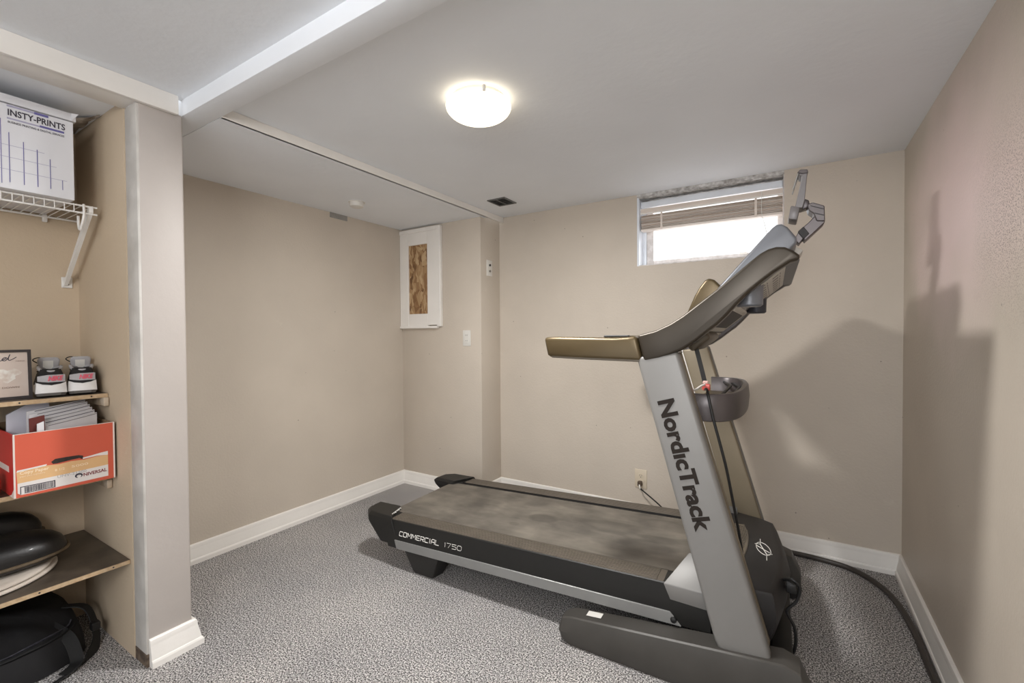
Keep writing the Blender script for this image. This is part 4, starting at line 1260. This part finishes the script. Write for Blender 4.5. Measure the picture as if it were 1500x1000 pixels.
MB().box(ox1 - t, ox1 + 0.0002, oy1 - t, oy1 + 0.001, oz0, oz1).xf(OC).obj('corner_edge', M_cedge, oc, smooth=0)
MB().box(ox1 - t - 0.001, ox1 + 0.0006, oy0, oy1, oz1, oz1 + 0.0015).xf(OC).obj('torn_top_edge', M_cedge, oc, smooth=0)
MB().box(ox0 + 0.1, ox1 - 0.06, oy0 - 0.0008, oy0, oz0 + 0.08, oz0 + 0.10).xf(OC).obj('white_band', M_cedge, oc, smooth=0)
MB().prism([(ox1 - 0.06, oz0), (ox1 - 0.004, oz0), (ox1 - 0.004, oz0 + 0.028), (ox1 - 0.03, oz0 + 0.008)], 'y', oy0 - 0.0008, oy0).xf(OC).obj('white_band', M_cedge, oc, smooth=0)
# label: tan upper band, white lower band, ragged outline
f2 = ox1 + 0.0004
ytl, ytr = 0.393, 0.632
lab = [(ytl, 0.700), (0.395, 0.672), (0.408, 0.664), (0.43, 0.6625), (0.60, 0.686), (ytr, 0.690)]
low = [(0.396, 0.690), (0.396, 0.675), (0.404, 0.668), (0.43, 0.668), (ytr, 0.672), (ytr, 0.715), (0.52, 0.710), (0.396, 0.708)]
MB().prism(low, 'x', ox1, f2).xf(OC).obj('label_white', M_lab, oc, smooth=0)
upb = [(0.396, 0.708), (0.52, 0.710), (ytr, 0.715), (ytr, 0.752), (0.60, 0.753), (0.565, 0.749), (0.53, 0.752), (0.50, 0.749), (0.465, 0.752), (0.43, 0.749), (0.405, 0.752), (0.394, 0.748)]
MB().prism(upb, 'x', ox1, f2).xf(OC).obj('label_tan', M_tan, oc, smooth=0)
trn = [(0.56, 0.752), (0.60, 0.755), (ytr, 0.752), (ytr, 0.766), (0.61, 0.764), (0.585, 0.760), (0.56, 0.757)]
MB().prism(trn, 'x', ox1, f2).xf(OC).obj('label_torn_edge', M_lab, oc, smooth=0)
trn = [(0.394, 0.746), (0.43, 0.749), (0.465, 0.7515), (0.467, 0.757), (0.43, 0.754), (0.396, 0.752)]
MB().prism(trn, 'x', ox1, f2 + 0.0004).xf(OC).obj('label_torn_edge', M_lab, oc, smooth=0)
# hand hole with a ragged flap
hh2 = [(0.478, 0.762), (0.482, 0.754), (0.492, 0.753), (0.53, 0.757), (0.552, 0.758), (0.560, 0.752), (0.562, 0.764), (0.55, 0.769), (0.52, 0.770), (0.488, 0.770)]
MB().prism(hh2, 'x', ox1, f2 + 0.0006).xf(OC).obj('hand_hole', mat('hand_hole_dark', (52, 44, 40), 0.9, var=0.2, scale=120), oc, smooth=0)
# barcode
q = MB()
q.box(f2, f2 + 0.0006, 0.402, 0.404, 0.670, 0.694).box(f2, f2 + 0.0006, 0.484, 0.487, 0.672, 0.696).box(f2, f2 + 0.0006, 0.402, 0.487, 0.693, 0.6955).box(f2, f2 + 0.0006, 0.412, 0.487, 0.671, 0.673)
y = 0.412
rnd = random.Random(3)
while y < 0.480:
    wdt = rnd.choice((0.0008, 0.0014, 0.0022))
    q.box(f2, f2 + 0.0006, y, y + wdt, 0.674, 0.692)
    y += wdt + rnd.choice((0.0009, 0.0016))
o = q.xf(OC).obj('barcode', M_ink, oc, smooth=0)
o['kind'] = 'stuff'
M_cream = mat('cream_print', (240, 218, 186), 0.6)
O3 = lambda y, z: OC(f2 + 0.0002, y, z)
fit_text('lettering', 'Copy Paper', M_cream, oc, O3(0.402, 0.7365), O3(0.472, 0.7375), (0, 0, 1), 0.010, offset=0.0003, extrude=0.0003)
fit_text('lettering', 'papel para copiadora', M_cream, oc, O3(0.402, 0.727), O3(0.462, 0.728), (0, 0, 1), 0.005, extrude=0.0003)
fit_text('lettering', '8 1/2', M_cream, oc, O3(0.487, 0.726), O3(0.512, 0.727), (0, 0, 1), 0.008, extrude=0.0003)
fit_text('lettering', '5000', M_cream, oc, O3(0.53, 0.728), O3(0.575, 0.729), (0, 0, 1), 0.008, extrude=0.0003)
fit_text('lettering', 'UNV-21200', mat('faint_grey_print', (172, 168, 166), 0.6), oc, O3(0.493, 0.7005), O3(0.57, 0.703), (0, 0, 1), 0.0095, extrude=0.0003)
M_maroon = mat('maroon_print', (120, 42, 50), 0.6)
fit_text('lettering', 'NIVERSAL', M_maroon, oc, O3(0.562, 0.6885), O3(0.628, 0.6915), (0, 0, 1), 0.0115, offset=0.0004, extrude=0.0003)
sw = []
for a in range(-60, 250, 14):
    sw.append(O3(0.549 + 0.0085 * math.cos(R(a)), 0.694 + 0.0065 * math.sin(R(a))))
MB().tube(sw, [0.0008 + 0.0022 * math.sin(math.pi * i / (len(sw) - 1)) for i in range(len(sw))], 6).obj('logo_swirl', M_ink, oc)

# contents
M_paper = mat('white_paper', (214, 212, 214), 0.7, var=0.03, scale=10)
M_env = mat('pale_blue_envelope', (196, 196, 206), 0.6, var=0.04, scale=5)


def booklet(y0, y1, x, z1, bow, label, mm, n=9, thick=0.006, tilt=0.0):
    o = empty('booklet', (x, (y0 + y1) / 2, oz0 + 0.006))
    tag(o, label, 'booklet', 'papers filed in the orange carton')
    rows = []
    for i in range(n):
        y = y0 + (y1 - y0) * i / (n - 1)
        xx = x - bow * (((y - y0) / (y1 - y0)) ** 2)
        zt = z1 + tilt * (y - y0)
        rows.append([(xx, y, oz0 + 0.006), (xx, y, zt), (xx - thick, y, zt), (xx - thick, y, oz0 + 0.006)])
    MB().loft(rows).xf(lambda a, b, c: (a - o.location.x, b - o.location.y, c - o.location.z)).obj('pages', mm, o, smooth=0)
    return o, rows


for i in range(6):
    x = -2.245 - i * 0.014
    zt = 0.886 + 0.0095 * i
    o, rows = booklet(0.462 - 0.004 * i, 0.622 - 0.003 * i, x, zt, 0.03, ['first', 'second', 'third', 'fourth', 'fifth', 'sixth'][i] + ' curved white booklet from the front of the orange carton', M_paper, tilt=0.14, thick=0.0075)
    strip = []
    for rw in rows[1:]:
        p = rw[1]
        strip.append([(p[0] + 0.0006, p[1], p[2] - 0.0055), (p[0] + 0.0006, p[1], p[2] - 0.003), (p[0] - 0.0002, p[1], p[2] - 0.003), (p[0] - 0.0002, p[1], p[2] - 0.0055)])
    MB().loft(strip).xf(lambda a, b, c: (a - o.location.x, b - o.location.y, c - o.location.z)).obj('cover_stripe', M_ink if i % 2 else mat('grey_stripe', (120, 118, 122), 0.6), o, smooth=0)
e = MB().prism([(0.396, oz0 + 0.006), (0.52, oz0 + 0.006), (0.508, 0.952), (0.49, 0.966), (0.46, 0.962), (0.40, 0.925)], 'x', -2.36, -2.352).obj('envelope', M_env, smooth=0)
tag(e, 'large pale blue envelope leaning at the left of the orange carton', 'envelope')
e = MB().prism([(0.435, oz0 + 0.006), (0.475, oz0 + 0.006), (0.470, 0.925), (0.432, 0.918)], 'x', -2.238, -2.232).obj('folder', mat('maroon_folder', (92, 34, 28), 0.6, var=0.06, scale=10))
tag(e, 'narrow maroon folder between the envelope and the booklets', 'folder')
e = MB().prism([(0.446, oz0 + 0.006), (0.468, oz0 + 0.006), (0.466, 0.905), (0.449, 0.898)], 'x', -2.226, -2.222).obj('card', M_paper, smooth=0)
tag(e, 'small white card in front of the maroon folder in the carton', 'card')

rb = MB().lathe([(0.001, 0.0), (0.028, 0.001), (0.034, 0.012), (0.036, 0.05), (0.030, 0.075), (0.018, 0.086), (0.001, 0.088)], (-2.30, 0.338, oz0 + 0.0004), 24).obj('red_container', M_red)
tag(rb, 'rounded red container on the middle shelf, left of the orange carton', 'container')

# lowest shelf: white plates under two black padded cases
M_plate = mat('off_white_board', (214, 204, 192), 0.55, rgb2=(198, 186, 174), scale=18)
for i, (r_, zz, yo, lab_) in enumerate(((0.215, 0.3665, 0.30, 'larger off white oval board lying on the lowest closet shelf'), (0.195, 0.3795, 0.305, 'upper off white oval board directly under the black cases'))):
    pr = [(0.001, 0), (r_ - 0.012, 0), (r_, 0.004), (r_, 0.008), (r_ - 0.006, 0.012), (r_ - 0.02, 0.0125), (0.001, 0.0125)]
    o = MB().lathe(pr, (0, 0, 0), 48).xf(lambda x, y, z: (x * 1.0, y * 1.02, z)).obj('oval_board', M_plate)
    o.location = (-2.365 + 0.012 * i, yo, zz)
    tag(o, lab_, 'board')
M_leather = mat('black_leather', (20, 18, 18), 0.42, var=0.1, scale=14, bump=0.06, bscale=120, coat=0.05)
M_pipe = mat('worn_tan_piping', (104, 88, 66), 0.5, rgb2=(70, 58, 44), scale=30)


def cushion(cx, cy, cz, sx, sy, sz, rz, tilt, label, name='padded_case'):
    o = empty(name, (cx, cy, cz), 0)
    o.rotation_euler = (R(tilt[0]), R(tilt[1]), R(rz))
    tag(o, label, 'case', 'black padded cases on the lowest shelf')
    for part, s, m in (('upper_shell', 1, M_leather), ('lower_shell', -1, M_leather)):
        rings = []
        for j in range(8):
            a = R(j * 90 / 7.2)
            k = math.cos(a) ** 0.55
            h = math.sin(a) ** 0.9 * sz * (1.0 if s > 0 else 0.45) * s
            rings.append([(sx * k * math.copysign(abs(math.cos(R(b))) ** 0.75, math.cos(R(b))), sy * k * math.copysign(abs(math.sin(R(b))) ** 0.75, math.sin(R(b))), h) for b in range(0, 360, 12)])
        MB().loft(rings).obj(part, m, o, smooth=70)
    MB().tube([(sx * 1.01 * math.copysign(abs(math.cos(R(b))) ** 0.75, math.cos(R(b))), sy * 1.01 * math.copysign(abs(math.sin(R(b))) ** 0.75, math.sin(R(b))), 0) for b in range(0, 360, 9)], 0.006, 8, closed=True).obj('piping', M_pipe, o)
    return o


cushion(-2.335, 0.325, 0.428, 0.11, 0.215, 0.072, -4, (0, 3), 'glossy black padded case lying on the oval boards, nearer the shelf front')
cushion(-2.515, 0.30, 0.445, 0.06, 0.215, 0.10, 0, (0, 0), 'matt black padded case behind, against the closet back wall')

# black soft bag slumped on the floor under the lowest shelf
M_bag = mat('black_nylon', (15, 14, 17), 0.8, var=0.1, scale=20, bump=0.12, bscale=60)
M_web = mat('black_webbing', (18, 18, 19), 0.7, bump=0.1, bscale=400)
M_zip = mat('grey_zip', (88, 88, 96), 0.45, metal=0.3, rgb2=(60, 60, 66), scale=120)
bag = empty('shoulder_bag', (-2.415, 0.255, 0.0))
tag(bag, 'black soft shoulder bag slumped on the carpet under the lowest shelf', 'bag')
rings = []
nseg = 36


def bagp(b, a):
    k = max(0.0, math.cos(a)) ** 0.42
    cx, sy = math.cos(b), math.sin(b)
    x = 0.165 * k * math.copysign(abs(cx) ** 0.5, cx)
    y = 0.335 * k * math.copysign(abs(sy) ** 0.5, sy)
    h = 0.30 * math.sin(a) ** 0.75
    front = (x + 0.165) / 0.33
    z = h * (1.0 - 0.48 * front ** 1.4) * (1 - 0.12 * max(0, y / 0.3))
    x += 0.05 * front * (1 - math.sin(a)) - 0.02
    wv = 0.008 * math.sin(7 * b + 5 * a) + 0.006 * math.sin(13 * y * 3 + 9 * x)
    return (x + wv * 0.5, y, max(0.002, z + wv))


for j in range(12):
    a = R(j * 90 / 11.3)
    rings.append([bagp(2 * math.pi * i / nseg, a) for i in range(nseg)])
MB().loft(rings).obj('body', M_bag, bag, smooth=70)
zl_ = []
for i in range(25):
    b = R(-75 + i * 145 / 24)
    p = Vector(bagp(b, R(38)))
    zl_.append((p.x + 0.003, p.y, p.z + 0.004))
MB().ribbon(zl_, 0.010, 0.004, (0.6, 0, 0.8)).obj('zip', M_zip, bag)
zl2 = []
for i in range(25):
    b = R(-75 + i * 145 / 24)
    p = Vector(bagp(b, R(33)))
    zl2.append((p.x + 0.004, p.y, p.z + 0.003))
MB().ribbon(zl2, 0.012, 0.005, (0.6, 0, 0.8)).obj('seam_piping', M_web, bag)
BG = lambda pts: [(p[0] + 2.415, p[1] - 0.255, p[2]) for p in pts]
MB().ribbon(BG(spline([(-2.39, 0.54, 0.16), (-2.36, 0.595, 0.14), (-2.335, 0.615, 0.08), (-2.29, 0.61, 0.025), (-2.23, 0.575, 0.009), (-2.185, 0.525, 0.007), (-2.16, 0.465, 0.006), (-2.145, 0.40, 0.006), (-2.14, 0.32, 0.006)], 6)), 0.034, 0.004, (0.6, -0.6, 0.15)).obj('shoulder_strap', M_web, bag)
MB().ribbon(BG(spline([(-2.33, 0.49, 0.13), (-2.275, 0.525, 0.09), (-2.235, 0.535, 0.045), (-2.205, 0.53, 0.014), (-2.175, 0.49, 0.011)], 6)), 0.036, 0.004, (0.2, 1.0, 0)).obj('strap_end', M_web, bag)
MB().box(0.085, 0.115, 0.345, 0.372, 0.055, 0.085).bevel(0.003, 1).obj('buckle', M_rubber, bag)
